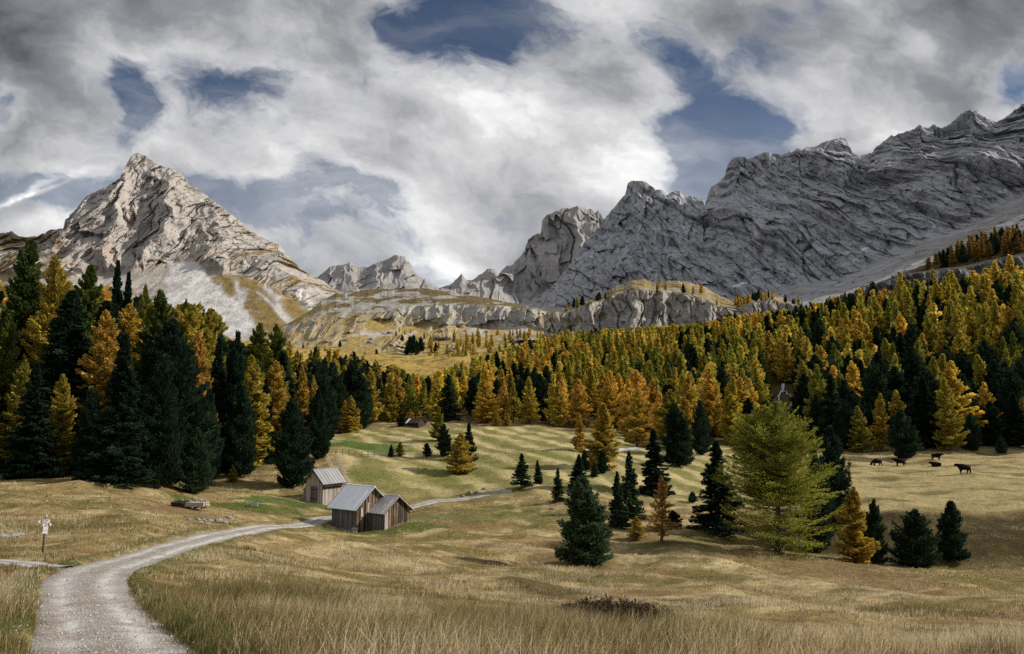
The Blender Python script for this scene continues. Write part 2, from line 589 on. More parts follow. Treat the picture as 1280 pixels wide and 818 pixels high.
def ground_colour(x, y):
    """Colour of the plant cover itself (straw, dead brown herbs, short green turf)."""
    z0 = ground_z(x, y, False)
    px, py, _ = project(x, np.maximum(y, 2), z0)
    n1 = fbm(x / 9, y / 5.5, 0.3, 4)
    n2 = fbm(x / 2.6, y / 2.0, 4.3, 4)
    n3 = fbm(x / 28, y / 16, 7.7, 3)
    n = len(x)
    c = np.tile(np.array([0.300, 0.225, 0.105]), (n, 1))
    c = lerp3(c, (0.46, 0.365, 0.20), sstep(n2 + 0.5 * n1, 0.0, 0.55))
    c = lerp3(c, (0.150, 0.125, 0.042), 0.85 * sstep(n1 - 0.3 * n2, 0.02, 0.42))
    c = lerp3(c, (0.155, 0.098, 0.050), 0.6 * sstep(-n1 + 0.5 * n3, 0.12, 0.5))
    # mown hay meadow behind the huts, with rows of cuttings
    inm = sstep(y, 112, 124) * (1 - sstep(y, 222, 236)) * sstep(px, 405, 440)
    rows = np.sin((x * 0.62 + y * 0.30) * 1.15 + 3.6 * fbm(x / 30, y / 30, 2.2, 2)) + 0.55 * pn(x / 1.7, y / 5.5, 3.3)
    mow = lerp3(np.tile(np.array([0.205, 0.190, 0.070]), (n, 1)), (0.46, 0.385, 0.20), sstep(rows + 0.5 * n1, -0.5, 1.0))
    mow = lerp3(mow, (0.15, 0.165, 0.045), 0.55 * sstep(n3 + .3 * n1, 0.1, 0.5))
    c = c * (1 - inm)[:, None] + mow * inm[:, None]
    # cattle pasture
    pas = sstep(y, 104, 109) * (1 - sstep(y, 190, 200)) * sstep(px, 960, 1040)
    pc = lerp3(np.tile(np.array([0.36, 0.295, 0.15]), (n, 1)), (0.17, 0.145, 0.06), sstep(fbm(x / 14, y / 3.2, 1.9, 4), 0.02, 0.45))
    c = c * (1 - pas)[:, None] + pc * pas[:, None]
    # steep bank below the pasture: brown heath, its shade darkened into the colour
    bk = sstep(y, 88, 94) * (1 - sstep(y, 104, 107)) * sstep(px, 860, 1010)
    bc = lerp3(np.tile(np.array([0.056, 0.043, 0.020]), (n, 1)), (0.085, 0.070, 0.028), sstep(n2, -0.1, 0.4))
    c = c * (1 - bk)[:, None] + bc * bk[:, None]
    # mossy ground between the trees in the hollow
    hol = sstep(y, 66, 74) * (1 - sstep(y, 90, 98)) * sstep(px, 740, 860) * 0.75
    c = lerp3(c, (0.105, 0.092, 0.028), hol * sstep(n1 + n2, -.3, .4))

    def patch(cx, cy, rx, ry, rgb, k=1.0):
        gx, gy, _ = ground_px(cx, cy, False)
        r = ((x - gx) / rx) ** 2 + ((y - gy) / ry) ** 2 + 0.7 * n2
        nonlocal c
        c = lerp3(c, rgb, k * (1 - sstep(r, 0.5, 1.15)))
    for pth, hh, ww in SWELLS:
        dd = path_dist(x, y, pth)
        c = lerp3(c, (0.50, 0.41, 0.24), .75 * np.exp(-(dd / (ww * .55)) ** 2) * sstep(n2, -.5, .2))
    patch(345, 106, 6.5, 4.0, (0.095, 0.128, 0.036))
    patch(385, 108, 6.0, 2.5, (0.088, 0.126, 0.032))
    patch(300, 99, 9.0, 3.0, (0.095, 0.120, 0.026), .9)
    patch(240, 96, 4.5, 2.2, (0.085, 0.120, 0.022))
    patch(318, 101, 3.0, 1.2, (0.08, 0.125, 0.03))
    patch(440, 166, 12.0, 11.0, (0.092, 0.135, 0.036))
    patch(480, 91, 8.0, 3.0, (0.090, 0.120, 0.026), .9)
    patch(600, 100, 14.0, 6.0, (0.135, 0.145, 0.045), .7)
    patch(620, 108, 5.0, 1.5, (0.095, 0.125, 0.030), .8)
    patch(285, 112, 7.0, 2.5, (0.10, 0.115, 0.025), .8)
    patch(750, 43, 8.0, 3.2, (0.105, 0.082, 0.036), .9)
    patch(640, 52, 8.0, 3.0, (0.150, 0.125, 0.046), .8)
    patch(1090, 44, 7.0, 2.5, (0.13, 0.105, 0.045), .8)
    patch(90, 33, 3.5, 1.4, (0.08, 0.11, 0.025), .9)
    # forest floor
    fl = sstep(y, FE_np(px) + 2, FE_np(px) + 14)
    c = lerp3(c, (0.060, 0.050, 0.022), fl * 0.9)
    # above the upper end of the wood the open alp begins
    up = sstep(y, np.interp(px, [200, 300, 400, 480, 530, 580, 650, 720], [395, 400, 430, 412, 368, 396, 460, 520]) - 10, np.interp(px, [200, 300, 400, 480, 530, 580, 650, 720], [395, 400, 430, 412, 368, 396, 460, 520]) + 25) * (1 - sstep(px, 690, 760))
    ac = lerp3(np.tile(np.array([0.40, 0.28, 0.085]), (n, 1)), (0.20, 0.16, 0.05), sstep(n1 + n2, 0.0, .6))
    c = c * (1 - up)[:, None] + ac * up[:, None]
    # greener verge along the road
    dr = path_dist(x, y, ROAD)
    c = lerp3(c, (0.085, 0.105, 0.030), 0.7 * np.exp(-((dr - 1.8) / 0.5) ** 2) * sstep(n2, -.35, .25))
    return np.clip(c, 0.01, 1)


FOREST_EDGE = ([-200, -80, 200, 260, 330, 400, 430, 470, 520, 560, 700, 760, 850, 950, 1000, 1130, 1300, 1500],
               [92, 92, 98, 112, 128, 150, 205, 238, 246, 244, 234, 228, 210, 202, 194, 190, 188, 188])


def FE_np(px):
    return np.interp(px, *FOREST_EDGE)


def build_ground():
    nr, nc = 720, 700
    Y = np.exp(np.linspace(math.log(1.25), math.log(545), nr))
    s = np.linspace(-1, 1, nc)
    A = 0.70 * s + 0.50 * s ** 5
    AA, YY = np.meshgrid(A, Y)
    X = AA * YY
    Z = land_z(X, YY)
    me = np_mesh("ground", np.stack([X, YY, Z], -1).reshape(-1, 3), grid_faces(nr, nc), True)
    vcolor(me, "cover", ground_colour(X.ravel(), YY.ravel()))
    m, t, b, out = material("meadow")
    cov = t.attr("cover", out='Color')
    pos = t.node('ShaderNodeNewGeometry').outputs['Position']
    nA = t.noise(pos, 1.6, 8, 0.68)
    nB = t.noise(t.mapping(pos, (1, 1, .35)), 9.0, 6, 0.7)
    nC = t.noise(pos, 0.25, 5, 0.6)
    k = t.math('ADD', t.math('MULTIPLY', nA, 1.0), t.math('MULTIPLY', nB, 0.8))
    k = t.math('MULTIPLY_ADD', nC, 0.5, k)                       # mean ~1.15
    col = t.mix(1.0, cov, t.ramp(t.math('SUBTRACT', k, 0.65), [(0.2, (0.40, 0.42, 0.40)), (0.5, (1.0, 1.0, 1.0)), (0.8, (1.55, 1.5, 1.4))]), 'MULTIPLY')
    t._in(b.inputs['Base Color'], col)
    b.inputs['Roughness'].default_value = 0.95
    b.inputs['Specular IOR Level'].default_value = 0.05
    bump(t, b, k, 0.9, 0.22)
    o = link_obj("ground", me, m)
    tag(o, kind='structure')


build_ground()


def ribbon(name, path, half, mat, lift, nx=9, noise_w=True):
    tang = np.gradient(path, axis=0)
    tang /= np.linalg.norm(tang, axis=1)[:, None]
    nrm = np.stack([-tang[:, 1], tang[:, 0]], 1)
    off = np.linspace(-1, 1, nx)
    hw = half * np.ones(len(path))
    X = path[:, 0, None] + nrm[:, 0, None] * off[None] * hw[:, None]
    Y = path[:, 1, None] + nrm[:, 1, None] * off[None] * hw[:, None]
    Z = lift(X, Y, off)
    me = np_mesh(name, np.stack([X, Y, Z], -1).reshape(-1, 3), grid_faces(len(path), nx), True)
    vattr(me, "across", np.tile(off, len(path)))
    o = link_obj(name, me, mat)
    tag(o, kind='structure')
    return o


def build_road():
    m, t, b, out = material("gravel_track")
    pos = t.node('ShaderNodeNewGeometry').outputs['Position']
    ac = t.attr("across")
    n1 = t.noise(pos, 3.0, 8, 0.7)
    vor = t.node('ShaderNodeTexVoronoi')
    vor.inputs['Scale'].default_value = 22
    t.link(pos, vor.inputs['Vector'])
    n2 = t.noise(pos, 0.7, 5, 0.6)
    n5 = t.noise(t.mapping(pos, (1.2, .5, 1)), 1.3, 6, 0.65)
    base = t.ramp(t.math('ADD', t.math('MULTIPLY', n1, 0.6), t.math('MULTIPLY', n2, 0.4)), [(0.30, (0.20, 0.165, 0.135)), (0.5, (0.30, 0.28, 0.26)), (0.7, (0.46, 0.45, 0.44))])
    # wheel tracks: paler, packed; middle and sides carry earth
    aa = t.math('ABSOLUTE', ac)
    wheel = t.math('SUBTRACT', 1.0, t.math('ABSOLUTE', t.math('DIVIDE', t.math('SUBTRACT', aa, 0.42), 0.26)), clamp=True)
    base = t.mix(t.math('MULTIPLY', wheel, t.smooth(n5, .30, .60)), base, (0.56, 0.55, 0.54))
    mid_ = t.smooth(aa, .16, .02)
    base = t.mix(t.math('MULTIPLY', mid_, t.math('MULTIPLY', t.smooth(n2, .42, .6), .55)), base, (0.20, 0.17, 0.12))
    edge = t.smooth(t.math('ADD', aa, t.math('MULTIPLY', t.math('SUBTRACT', n1, .5), .8)), 0.72, 1.05)
    mud = t.smooth(t.noise(t.mapping(pos, (.8, .35, 1)), 0.9, 5, .65), .50, .66)
    base = t.mix(t.math('MULTIPLY', mud, 0.6), base, (0.22, 0.165, 0.12))
    base = t.mix(t.math('MULTIPLY', edge, 0.9), base, (0.15, 0.11, 0.07))
    pale = t.smooth(vor.outputs['Color'], 0.72, 0.95)
    base = t.mix(t.math('MULTIPLY', pale, 0.45), base, (0.62, 0.60, 0.57))
    dark = t.smooth(t.noise(pos, 14.0, 3, 0.6), .62, .72)
    base = t.mix(t.math('MULTIPLY', dark, 0.55), base, (0.10, 0.095, 0.09))
    t._in(b.inputs['Base Color'], base)
    bump(t, b, t.math('ADD', n1, t.math('MULTIPLY', vor.outputs['Distance'], 0.6)), 0.8, 0.05)

    def lift(X, Y, off):
        zc = ground_z(X, Y, False)
        rut = -0.03 * np.exp(-((np.abs(off) - 0.42) / 0.16) ** 2)
        return zc - 0.06 + 0.05 * (1 - off ** 2)[None] + rut[None] - 0.10 * (np.abs(off) > 0.96)[None] + 0.012 * pn(X / .25, Y / .25, 2.0)
    ribbon("road", ROAD, 1.42, m, lift, 33)
    ribbon("side_path", SIDE, 0.95, m, lambda X, Y, off: ground_z(X, Y) - 0.05 + 0.02 * pn(X / .3, Y / .3) - 0.10 * (np.abs(off) > .9)[None], 11)
    m2, t2, b2, _ = material("bare_earth_track")
    p2 = t2.node('ShaderNodeNewGeometry').outputs['Position']
    t2._in(b2.inputs['Base Color'], t2.ramp(t2.noise(p2, 2.0, 6, .7), [(0.3, (.16, .11, .06)), (0.6, (.38, .31, .20)), (.75, (.5, .44, .34))]))
    for dx in (-0.9, 0.75):
        pth = px_path([(412, 144), (418, 137), (426, 129), (434, 121), (441, 116)], 0.5)
        pth[:, 0] += dx
        ribbon("cart_track", pth, 0.48, m2, lambda X, Y, off: land_z(X, Y) + 0.035 - 0.06 * (np.abs(off) > .9)[None], 5)


build_road()
# ------------------------------------------------------------------ rock
def rock_material(name, light, dark, stain, stain_amt, scree_col, grass_col, scale=1.0, strata_tilt=0.15, bump_d=6.0):
    m, t, b, out = material(name)
    pos = t.node('ShaderNodeNewGeometry').outputs['Position']
    s = 1.0 / scale
    n1 = t.noise(pos, 0.012 * s, 9, 0.62)
    n2 = t.noise(t.mapping(pos, (1, 1, 0.22)), 0.06 * s, 8, 0.66, 0.3)      # runnels down the face
    n3 = t.noise(t.mapping(pos, (0.25, 0.25, 1.6), (0, strata_tilt, 0)), 0.07 * s, 7, 0.62, 0.2)   # bedding
    n4 = t.noise(pos, 0.35 * s, 6, 0.7)
    k = t.math('ADD', t.math('MULTIPLY', n1, 0.35), t.math('MULTIPLY', n2, 0.45))
    k = t.math('MULTIPLY_ADD', n3, 0.45, k)
    k = t.math('MULTIPLY_ADD', n4, 0.35, k)             # mean 0.8
    col = t.ramp(t.math('SUBTRACT', k, 0.3), [(0.30, dark), (0.50, tuple((x + y) / 2 for x, y in zip(light, dark))), (0.68, light)])
    st = t.smooth(t.noise(t.mapping(pos, (1, 1, .4)), 0.018 * s, 6, 0.65), 0.52, 0.70)
    col = t.mix(t.math('MULTIPLY', st, stain_amt), col, stain)
    lv = t.mix(1.0, scree_col, t.ramp(t.noise(pos, 0.25 * s, 7, 0.7), [(0.3, (.88, .88, .89)), (0.5, (1, 1, 1)), (0.7, (1.10, 1.10, 1.09))]), 'MULTIPLY')
    lv = t.mix(1.0, lv, t.ramp(t.noise(t.mapping(pos, (1, 1, .3), (0, .25, 0)), 0.045 * s, 6, .65), [(.35, (.66, .62, .58)), (.5, (1, 1, 1)), (.68, (1.15, 1.15, 1.15))]), 'MULTIPLY')
    col = t.mix(t.attr("scree"), col, lv)
    gv = t.mix(1.0, grass_col, t.ramp(t.noise(pos, 0.10 * s, 8, 0.7), [(0.3, (.55, .6, .6)), (0.55, (1, 1, 1)), (0.75, (1.4, 1.35, 1.2))]), 'MULTIPLY')
    gv = t.mix(t.attr("heath"), gv, t.mix(1.0, gv, (0.40, 0.42, 0.50), 'MULTIPLY'))
    col = t.mix(t.attr("turf"), col, gv)
    col = t.mix(t.attr("snow"), col, (0.80, 0.82, 0.85))
    t._in(b.inputs['Base Color'], col)
    b.inputs['Roughness'].default_value = 0.92
    b.inputs['Specular IOR Level'].default_value = 0.1
    bump(t, b, t.math('ADD', t.math('MULTIPLY', n2, 0.8), t.math('ADD', t.math('MULTIPLY', n4, 0.5), n3)), 0.6, bump_d)
    return m


def interp_cols(cols, px):
    """cols {px: [(py, D), ...]} -> arrays (len(px), K) of py and D."""
    xs = sorted(cols)
    K = len(cols[xs[0]])
    py = np.stack([np.interp(px, xs, [cols[x][k][0] for x in xs]) for k in range(K)], 1)
    D = np.stack([np.interp(px, xs, [cols[x][k][1] for x in xs]) for k in range(K)], 1)
    return py, D


def mountain(name, cols, ridge, mat, du, dv, disp, masks, smooth_rows=2, back=350.0, edge_keep=0.45, ridge_jag=2.0, cliff_knots=None, ridge_seed=0.0):
    px0, px1 = ridge[0][0], ridge[-1][0]
    nu = int((px1 - px0) / du) + 1
    px = np.linspace(px0, px1, nu)
    kpy, kD = interp_cols(cols, px)
    rp = np.interp(px, [r[0] for r in ridge], [r[1] for r in ridge])
    jag = ridge_jag * (fbm(px / 17.0, ridge_seed + 0.4, 0.2, 5, 0.6) + 0.5 * fbm(px / 5.0, ridge_seed + 1.7, 0.9, 3))
    kpy[:, -1] = rp + jag
    K = kpy.shape[1]
    span = np.abs(np.diff(kpy, axis=1)).max(0)
    rows = [max(3, int(s / dv)) for s in span]
    py_rows, D_rows, vv = [], [], []
    for k in range(K - 1):
        tt = np.linspace(0, 1, rows[k], endpoint=(k == K - 2))
        for q in tt:
            py_rows.append(kpy[:, k] * (1 - q) + kpy[:, k + 1] * q)
            D_rows.append(kD[:, k] * (1 - q) + kD[:, k + 1] * q)
            vv.append(k + q)
    PY, DD = np.array(py_rows), np.array(D_rows)
    vv = np.array(vv)
    for _ in range(smooth_rows * 3):
        DD[1:-1] = (DD[:-2] + 2 * DD[1:-1] + DD[2:]) / 4
    nv = len(vv)
    X, Y, Z = at(np.tile(px, (nv, 1)), PY, DD)
    Zt = Z.copy()
    P = np.stack([X, Y, Z], -1)

    def normals(P):
        a = np.gradient(P, axis=1)
        c = np.gradient(P, axis=0)
        n = np.cross(a, c)
        n /= np.linalg.norm(n, axis=-1)[..., None] + 1e-9
        return n
    base = P.copy()
    for _ in range(12):
        base[1:-1, 1:-1] = (base[1:-1, 1:-1] * 2 + base[:-2, 1:-1] + base[2:, 1:-1] + base[1:-1, :-2] + base[1:-1, 2:]) / 6
    n = normals(base)
    vn = (vv / (K - 1))[:, None] * np.ones((1, nu))
    VK = vv[:, None] * np.ones((1, nu))
    PXg = np.tile(px, (nv, 1))
    d, rockiness = disp(X, Y, Z, PXg, PY, VK)
    top = np.clip((nv - 1 - np.arange(nv)) / 14.0, 0, 1)[:, None]
    d = d * (edge_keep + (1 - edge_keep) * top)
    R = np.linalg.norm(P, axis=-1)
    nh = n.copy()
    nh[..., 2] *= 0.3
    P = P * (1 - 0.72 * d / R)[..., None] + nh * (0.30 * d * (0.25 + 0.75 * top))[..., None]
    nn = normals(P)
    slope = nn[..., 2]
    mk = masks(P[..., 0], P[..., 1], P[..., 2], PXg, PY, VK, slope, rockiness)
    # the far side of the ridge
    nb = 8
    tb = np.linspace(0, 1, nb + 1)[1:, None, None]
    last = P[-1:]
    back_rows = last + np.concatenate([np.zeros_like(tb) + 0 * last[..., :1], back * tb + 0 * last[..., :1], -back * 1.0 * tb ** 0.8 + 0 * last[..., :1]], -1)
    back_rows[..., 0] *= (back_rows[..., 1] / last[..., 1])
    Pall = np.concatenate([P, back_rows], 0)
    me = np_mesh(name, Pall.reshape(-1, 3), grid_faces(nv + nb, nu), False)
    for key in ("scree", "turf", "snow", "heath"):
        v = mk.get(key)
        v = np.zeros((nv, nu)) if v is None else np.clip(v, 0, 1)
        vattr(me, key, np.concatenate([v, np.zeros((nb, nu))], 0))
    o = link_obj(name, me, mat)
    tag(o, kind='structure')
    return P, px, vv


def strata(h, sharp=3.0):
    """Stepped ledges: slow rise and quick drop."""
    f = h - np.floor(h)
    return np.where(f < 0.72, f / 0.72, (1 - f) / 0.28) - 0.5


def facets(x, y, seed, tilt=0.9):
    """Broken planes: every cell of a jittered lattice is one tilted rock face; cell size 1, about -0.6..0.6."""
    xi, yi = np.floor(x).astype(int), np.floor(y).astype(int)
    best = np.full(x.shape, 9.0)
    val = np.zeros(x.shape)
    for dx in (-1, 0, 1):
        for dy in (-1, 0, 1):
            cx, cy = xi + dx, yi + dy
            h = _perm[_perm[(cx + seed * 31) & 255] + (cy & 255)]
            g = _grad[h]
            px_, py_ = cx + 0.5 + 0.48 * g[..., 0], cy + 0.5 + 0.48 * g[..., 1]
            ex, ey = x - px_, y - py_
            d = ex * ex + ey * ey
            g2 = _grad[(h * 7 + 13) & 255]
            v = 0.32 * g2[..., 2] + tilt * (g2[..., 0] * ex + g2[..., 1] * ey)
            m = d < best
            best = np.where(m, d, best)
            val = np.where(m, v, val)
    return val


# --- the pale pyramid peak at the head of the left forest
def disp_peak(X, Y, Z, PX, PY, V):
    rock = sstep(V, 0.9, 1.15)
    wx = X + 26 * fbm(X / 90, Z / 90, 1.1, 3)
    ribs = ridged((wx + 0.22 * Z) / 105, Z / 330, Y / 500, 5, 0.55)
    fine = ridged((wx - 0.10 * Z) / 34, Z / 95, 3.3, 5, 0.58)
    blk = fbm(X / 16, Z / 13, Y / 22, 4, 0.6)
    st = strata((Z + 0.35 * X + 12 * fbm(X / 60, Z / 60, 4.0, 3)) / 31)
    flank = sstep(PX, 300, 400)
    fz = 6 * fbm(X / 30, Z / 30, 8.1, 3)
    fc = 24 * facets((wx + fz) / 44, (Z + fz) / 130, 3) + 10 * facets((X + .4 * fz) / 17, (Z + .3 * fz) / 45, 5) + 4.5 * facets(X / 7, Z / 16, 8) + 1.8 * facets(X / 3.4, Z / 6, 9)
    fc = fc - 9 * (1 - sstep(np.abs(pn((wx + .2 * Z) / 30, Z / 160, 4.1)), 0, .1))
    d = rock * ((46 - 20 * flank) * (ribs - 0.85) + 9 * (fine - 0.75) + 1.4 * blk + 0.8 * st + (1 - .35 * flank) * fc)
    d = d + (1 - rock) * (4.0 * fbm(X / 50, Z / 120, 2.2, 4) + 1.2 * fbm(X / 9, Y / 9, 1.2, 3))
    return d, rock


def masks_peak(X, Y, Z, PX, PY, V, slope, rock):
    nz = fbm(X / 40, Z / 40, 6.6, 5, 0.6)
    # scree fan below the central gully: narrow at its apex, wide at its foot
    fx = (PX - (226 + (PY - 325) * 0.42)) / (16 + (PY - 322) * 0.62)
    fan = sstep(1 - np.abs(fx), -0.05, 0.22 + 0.2 * nz) * sstep(PY, 322, 330)
    low = 1 - sstep(V + 0.12 * nz, 0.95, 1.2)
    strip = sum(np.exp(-((PX - (x0 + (PY - 345) * k) + 4 * nz) / w) ** 2) * sstep(PY, y0, y0 + 8) for x0, k, w, y0 in ((296, .12, 4, 345), (322, .75, 6, 352), (355, .8, 7, 358), (300, 1.1, 4, 360)))
    scree = np.maximum(np.maximum(fan, 0.9 * np.clip(strip, 0, 1)), 0.75 * low * sstep(nz, 0.02, 0.30) * sstep(290 - PX, 0, 60))
    flat = sstep(slope, 0.60, 0.82)
    turf = sstep(nz + 0.5 * flat, 0.35, 0.75) * sstep(PX, 215, 330) * 0.9 * (V > 1.0)
    lowturf = low * sstep(nz + 0.6 * sstep(PX, 240, 360) + 0.25 * sstep(PY, 350, 400) + .25 * sstep(PX, 100, 150), 0.15, 0.6)
    turf = np.maximum(turf, lowturf) * (1 - scree)
    turf = np.maximum(turf, 0.75 * sstep(95 - PX, 0, 30) * sstep(nz, -.3, .2) * (1 - fan))
    return {"scree": scree, "turf": turf}


M_PEAK = rock_material("pale_dolomite", (0.52, 0.49, 0.46), (0.24, 0.225, 0.215), (0.44, 0.30, 0.205), 0.42, (0.60, 0.59, 0.575), (0.275, 0.195, 0.075), 1.0, 0.2)
PEAK_COLS = {
    -220: [(425, 860), (340, 1040), (312, 1120), (290, 1300)],
    60: [(425, 860), (345, 1060), (318, 1140), (287, 1290)],
    95: [(425, 870), (345, 1090), (300, 1170), (270, 1290)],
    130: [(425, 880), (342, 1120), (275, 1215), (235, 1320)],
    175: [(428, 880), (336, 1130), (262, 1245), (193, 1360)],
    235: [(430, 880), (326, 1140), (270, 1250), (224, 1370)],
    300: [(430, 880), (345, 1090), (310, 1200), (275, 1370)],
    345: [(430, 880), (362, 1040), (333, 1160), (303, 1370)],
    400: [(430, 880), (392, 1000), (368, 1120), (348, 1360)],
    500: [(450, 880), (420, 980), (405, 1080), (392, 1340)],
}
PEAK_RIDGE = [(-220, 300), (-60, 292), (0, 291), (15, 289), (22, 294), (32, 297), (48, 295), (62, 289), (76, 286), (86, 290), (87, 268), (94, 262), (108, 245), (120, 240), (128, 236), (138, 231), (152, 222), (158, 207), (164, 195), (172, 191),
              (182, 195), (190, 201), (200, 207), (212, 210), (226, 216), (236, 227), (250, 238), (266, 249), (282, 262), (296, 274), (308, 283), (322, 294), (338, 301), (350, 306), (358, 318), (372, 333), (386, 342), (400, 349), (420, 362), (440, 376), (500, 392)]
mountain("mountain_peak", PEAK_COLS, PEAK_RIDGE, M_PEAK, 0.95, 0.75, disp_peak, masks_peak, ridge_jag=1.3)


# --- low far crest in the gap
def disp_crest(X, Y, Z, PX, PY, V):
    wx = X + 20 * fbm(X / 80, Z / 80, 3.1, 3)
    d = 30 * (ridged(wx / 95, Z / 220, 7.7, 4, 0.55) - 0.8) + 22 * facets(wx / 40, Z / 70, 4) + 9 * facets(X / 17, Z / 26, 6)
    return d, np.ones_like(X)


def masks_none(X, Y, Z, PX, PY, V, slope, rock):
    return {"scree": 0.5 * sstep(fbm(X / 60, Z / 60, 2.0, 4), 0.1, 0.4) * sstep(slope, .5, .8)}


M_CREST = rock_material("far_grey_rock", (0.40, 0.385, 0.375), (0.20, 0.195, 0.195), (0.33, 0.26, 0.21), 0.3, (0.40, 0.39, 0.38), (0.25, 0.18, 0.08), 1.3)
mountain("mountain_crest", {350: [(400, 1700), (372, 1800), (345, 1960)], 480: [(400, 1700), (365, 1800), (325, 1960)], 640: [(400, 1700), (375, 1800), (340, 1960)]},
         [(350, 362), (380, 354), (398, 346), (412, 333), (430, 330), (437, 327), (446, 334), (460, 334), (472, 329), (484, 324), (494, 319), (506, 321), (514, 331), (520, 342), (530, 349), (541, 356), (549, 361), (556, 357), (562, 357), (570, 350), (577, 342), (582, 349), (590, 351), (602, 342), (610, 336), (618, 337), (624, 343), (640, 356)],
         M_CREST, 0.95, 0.8, disp_crest, masks_none, ridge_jag=1.4, ridge_seed=4.0)


# --- the far tower, its head in thin cloud
def disp_tower(X, Y, Z, PX, PY, V):
    wx = X + 18 * fbm(X / 70, Z / 70, 5.1, 3)
    st = strata((Z + 8 * fbm(X / 50, Z / 50, 4.4, 3)) / 40)
    d = 38 * (ridged(wx / 100, Z / 420, 4.7, 4, 0.55) - 0.8) + 26 * facets(wx / 42, Z / 90, 4) + 10 * facets(X / 18, Z / 30, 6) + 4 * st - 16 * (1 - sstep(np.abs(pn(wx / 50, Z / 400, 1.3)), 0, .1))
    return d, np.ones_like(X)


M_TOWER = rock_material("tower_rock", (0.44, 0.425, 0.41), (0.21, 0.205, 0.205), (0.36, 0.28, 0.22), 0.35, (0.40, 0.39, 0.38), (0.25, 0.18, 0.08), 1.2)
mountain("mountain_tower", {600: [(410, 1350), (375, 1480), (352, 1540), (345, 1620)], 650: [(410, 1350), (372, 1480), (345, 1540), (318, 1640)], 700: [(410, 1350), (365, 1480), (315, 1560), (261, 1640)], 760: [(410, 1350), (360, 1480), (310, 1560), (275, 1640)], 840: [(410, 1350), (370, 1480), (330, 1560), (300, 1640)]},
         [(600, 362), (615, 352), (628, 345), (632, 335), (640, 331), (650, 320), (656, 313), (660, 300), (668, 294), (676, 292), (677, 277), (682, 270), (692, 264), (704, 260), (714, 261), (722, 258), (734, 262), (738, 260), (744, 266), (748, 263), (753, 270), (760, 285), (790, 300), (840, 310)],
         M_TOWER, 0.95, 0.8, disp_tower, masks_none, ridge_jag=1.6, ridge_seed=9.0)


# --- the long shaded wall on the right
def disp_wall(X, Y, Z, PX, PY, V):
    rock = sstep(V + 0.22 * fbm(X / 70, Z / 70, 3.9, 4), 0.82, 1.12)
    wx = X + 14 * fbm(X / 80, Z / 110, 2.1, 4)
    big = ridged((wx + 0.40 * Z) / 150, (Z - 0.3 * X) / 420, Y / 900, 4, 0.5)
    mid = ridged((wx + 0.25 * Z) / 58, Z / 230, 5.3, 5, 0.58)
    fine = ridged((wx - 0.10 * Z) / 21, Z / 62, 9.3, 4, 0.6)
    hh = Z + 0.16 * X + 9 * fbm(X / 130, Z / 90, 4.0, 3)
    amp = sstep(fbm(X / 120, Z / 60, 8.0, 3), -0.1, 0.45)
    st = strata(hh / 52) * 0.8 + 0.7 * amp * strata(hh / 17.0 + 0.5 * fbm(X / 25, Z / 25, 1.0, 3))
    blk = fbm(X / 13, Z / 12, Y / 18, 5, 0.62)
    fz = 4.5 * fbm(X / 30, Z / 30, 8.1, 3)
    fc = 15 * facets((X + .30 * Z + fz) / 40, (Z + fz) / 150, 3) + 13 * facets((X + .2 * Z + fz) / 17, (Z - .2 * X + fz) / 52, 5) + 7.5 * facets((X + .1 * Z + .4 * fz) / 7, (Z - .25 * X) / 19, 8) + 3.2 * facets(X / 3.2, Z / 8, 9)
    gl = np.abs(pn((wx + .5 * Z) / 62, Z / 420, 3.3))
    gl2 = np.abs(pn((wx - .15 * Z) / 27, Z / 200, 7.3))
    gul = 13 * (1 - sstep(gl, 0, .11)) + 8 * (1 - sstep(gl2, 0, .10))
    gl3 = np.abs(pn((X + .2 * Z) / 13, Z / 90, 5.3))
    gul = gul + 4 * (1 - sstep(gl3, 0, .12))
    d = rock * (30 * (big - 0.85) + 9 * (mid - 0.8) + 4 * (fine - .75) + 0.35 * st + 1.0 * blk + fc - gul)
    bould = np.clip(fbm(X / 7, Y / 7, Z / 7, 2) - 0.42, 0, 1) * 9
    d = d + (1 - rock) * (5.0 * fbm(X / 45, Z / 90, 2.2, 4) + 1.0 * fbm(X / 8, Y / 8, 1.2, 3) + bould)
    return d, rock


def masks_wall(X, Y, Z, PX, PY, V, slope, rock):
    nz = fbm(X / 30, Z / 25, 6.6, 5, 0.6)
    scree = np.maximum(1 - rock, sstep(slope + 0.35 * nz, 0.72, 0.90) * 0.8)
    crest = sstep(PX, 905, 925) * (1 - sstep(PX, 1060, 1085)) * sstep(V, 2.55, 2.8) * sstep(slope, 0.3, 0.6)
    scree = np.maximum(scree, 0.85 * crest)
    turf = 0.45 * sstep(nz, 0.15, 0.5) * (1 - sstep(V, 0.5, 1.0)) + 0.30 * sstep(PX, 900, 1100) * sstep(fbm(X / 18, Z / 60, 3.3, 4), 0.1, 0.5) * (1 - rock)
    sn = np.zeros_like(PX)
    for x0, y0, rx, ry, sl in ((1079, 311, 6, 1.6, -.6), (924, 356, 8, 1.8, -.45), (739, 322, 2.5, 1.5, 0), (650, 372, 4, 4, -.7), (1160, 344, 5, 1.4, -.4), (786, 293, 1.5, 3, .2)):
        r = ((PX - x0) / rx) ** 2 + ((PY - y0 - sl * (PX - x0)) / ry) ** 2
        sn = np.maximum(sn, 1 - sstep(r + 0.8 * nz, 0.5, 1.1))
    return {"scree": scree, "turf": np.clip(turf, 0, 1), "snow": sn}


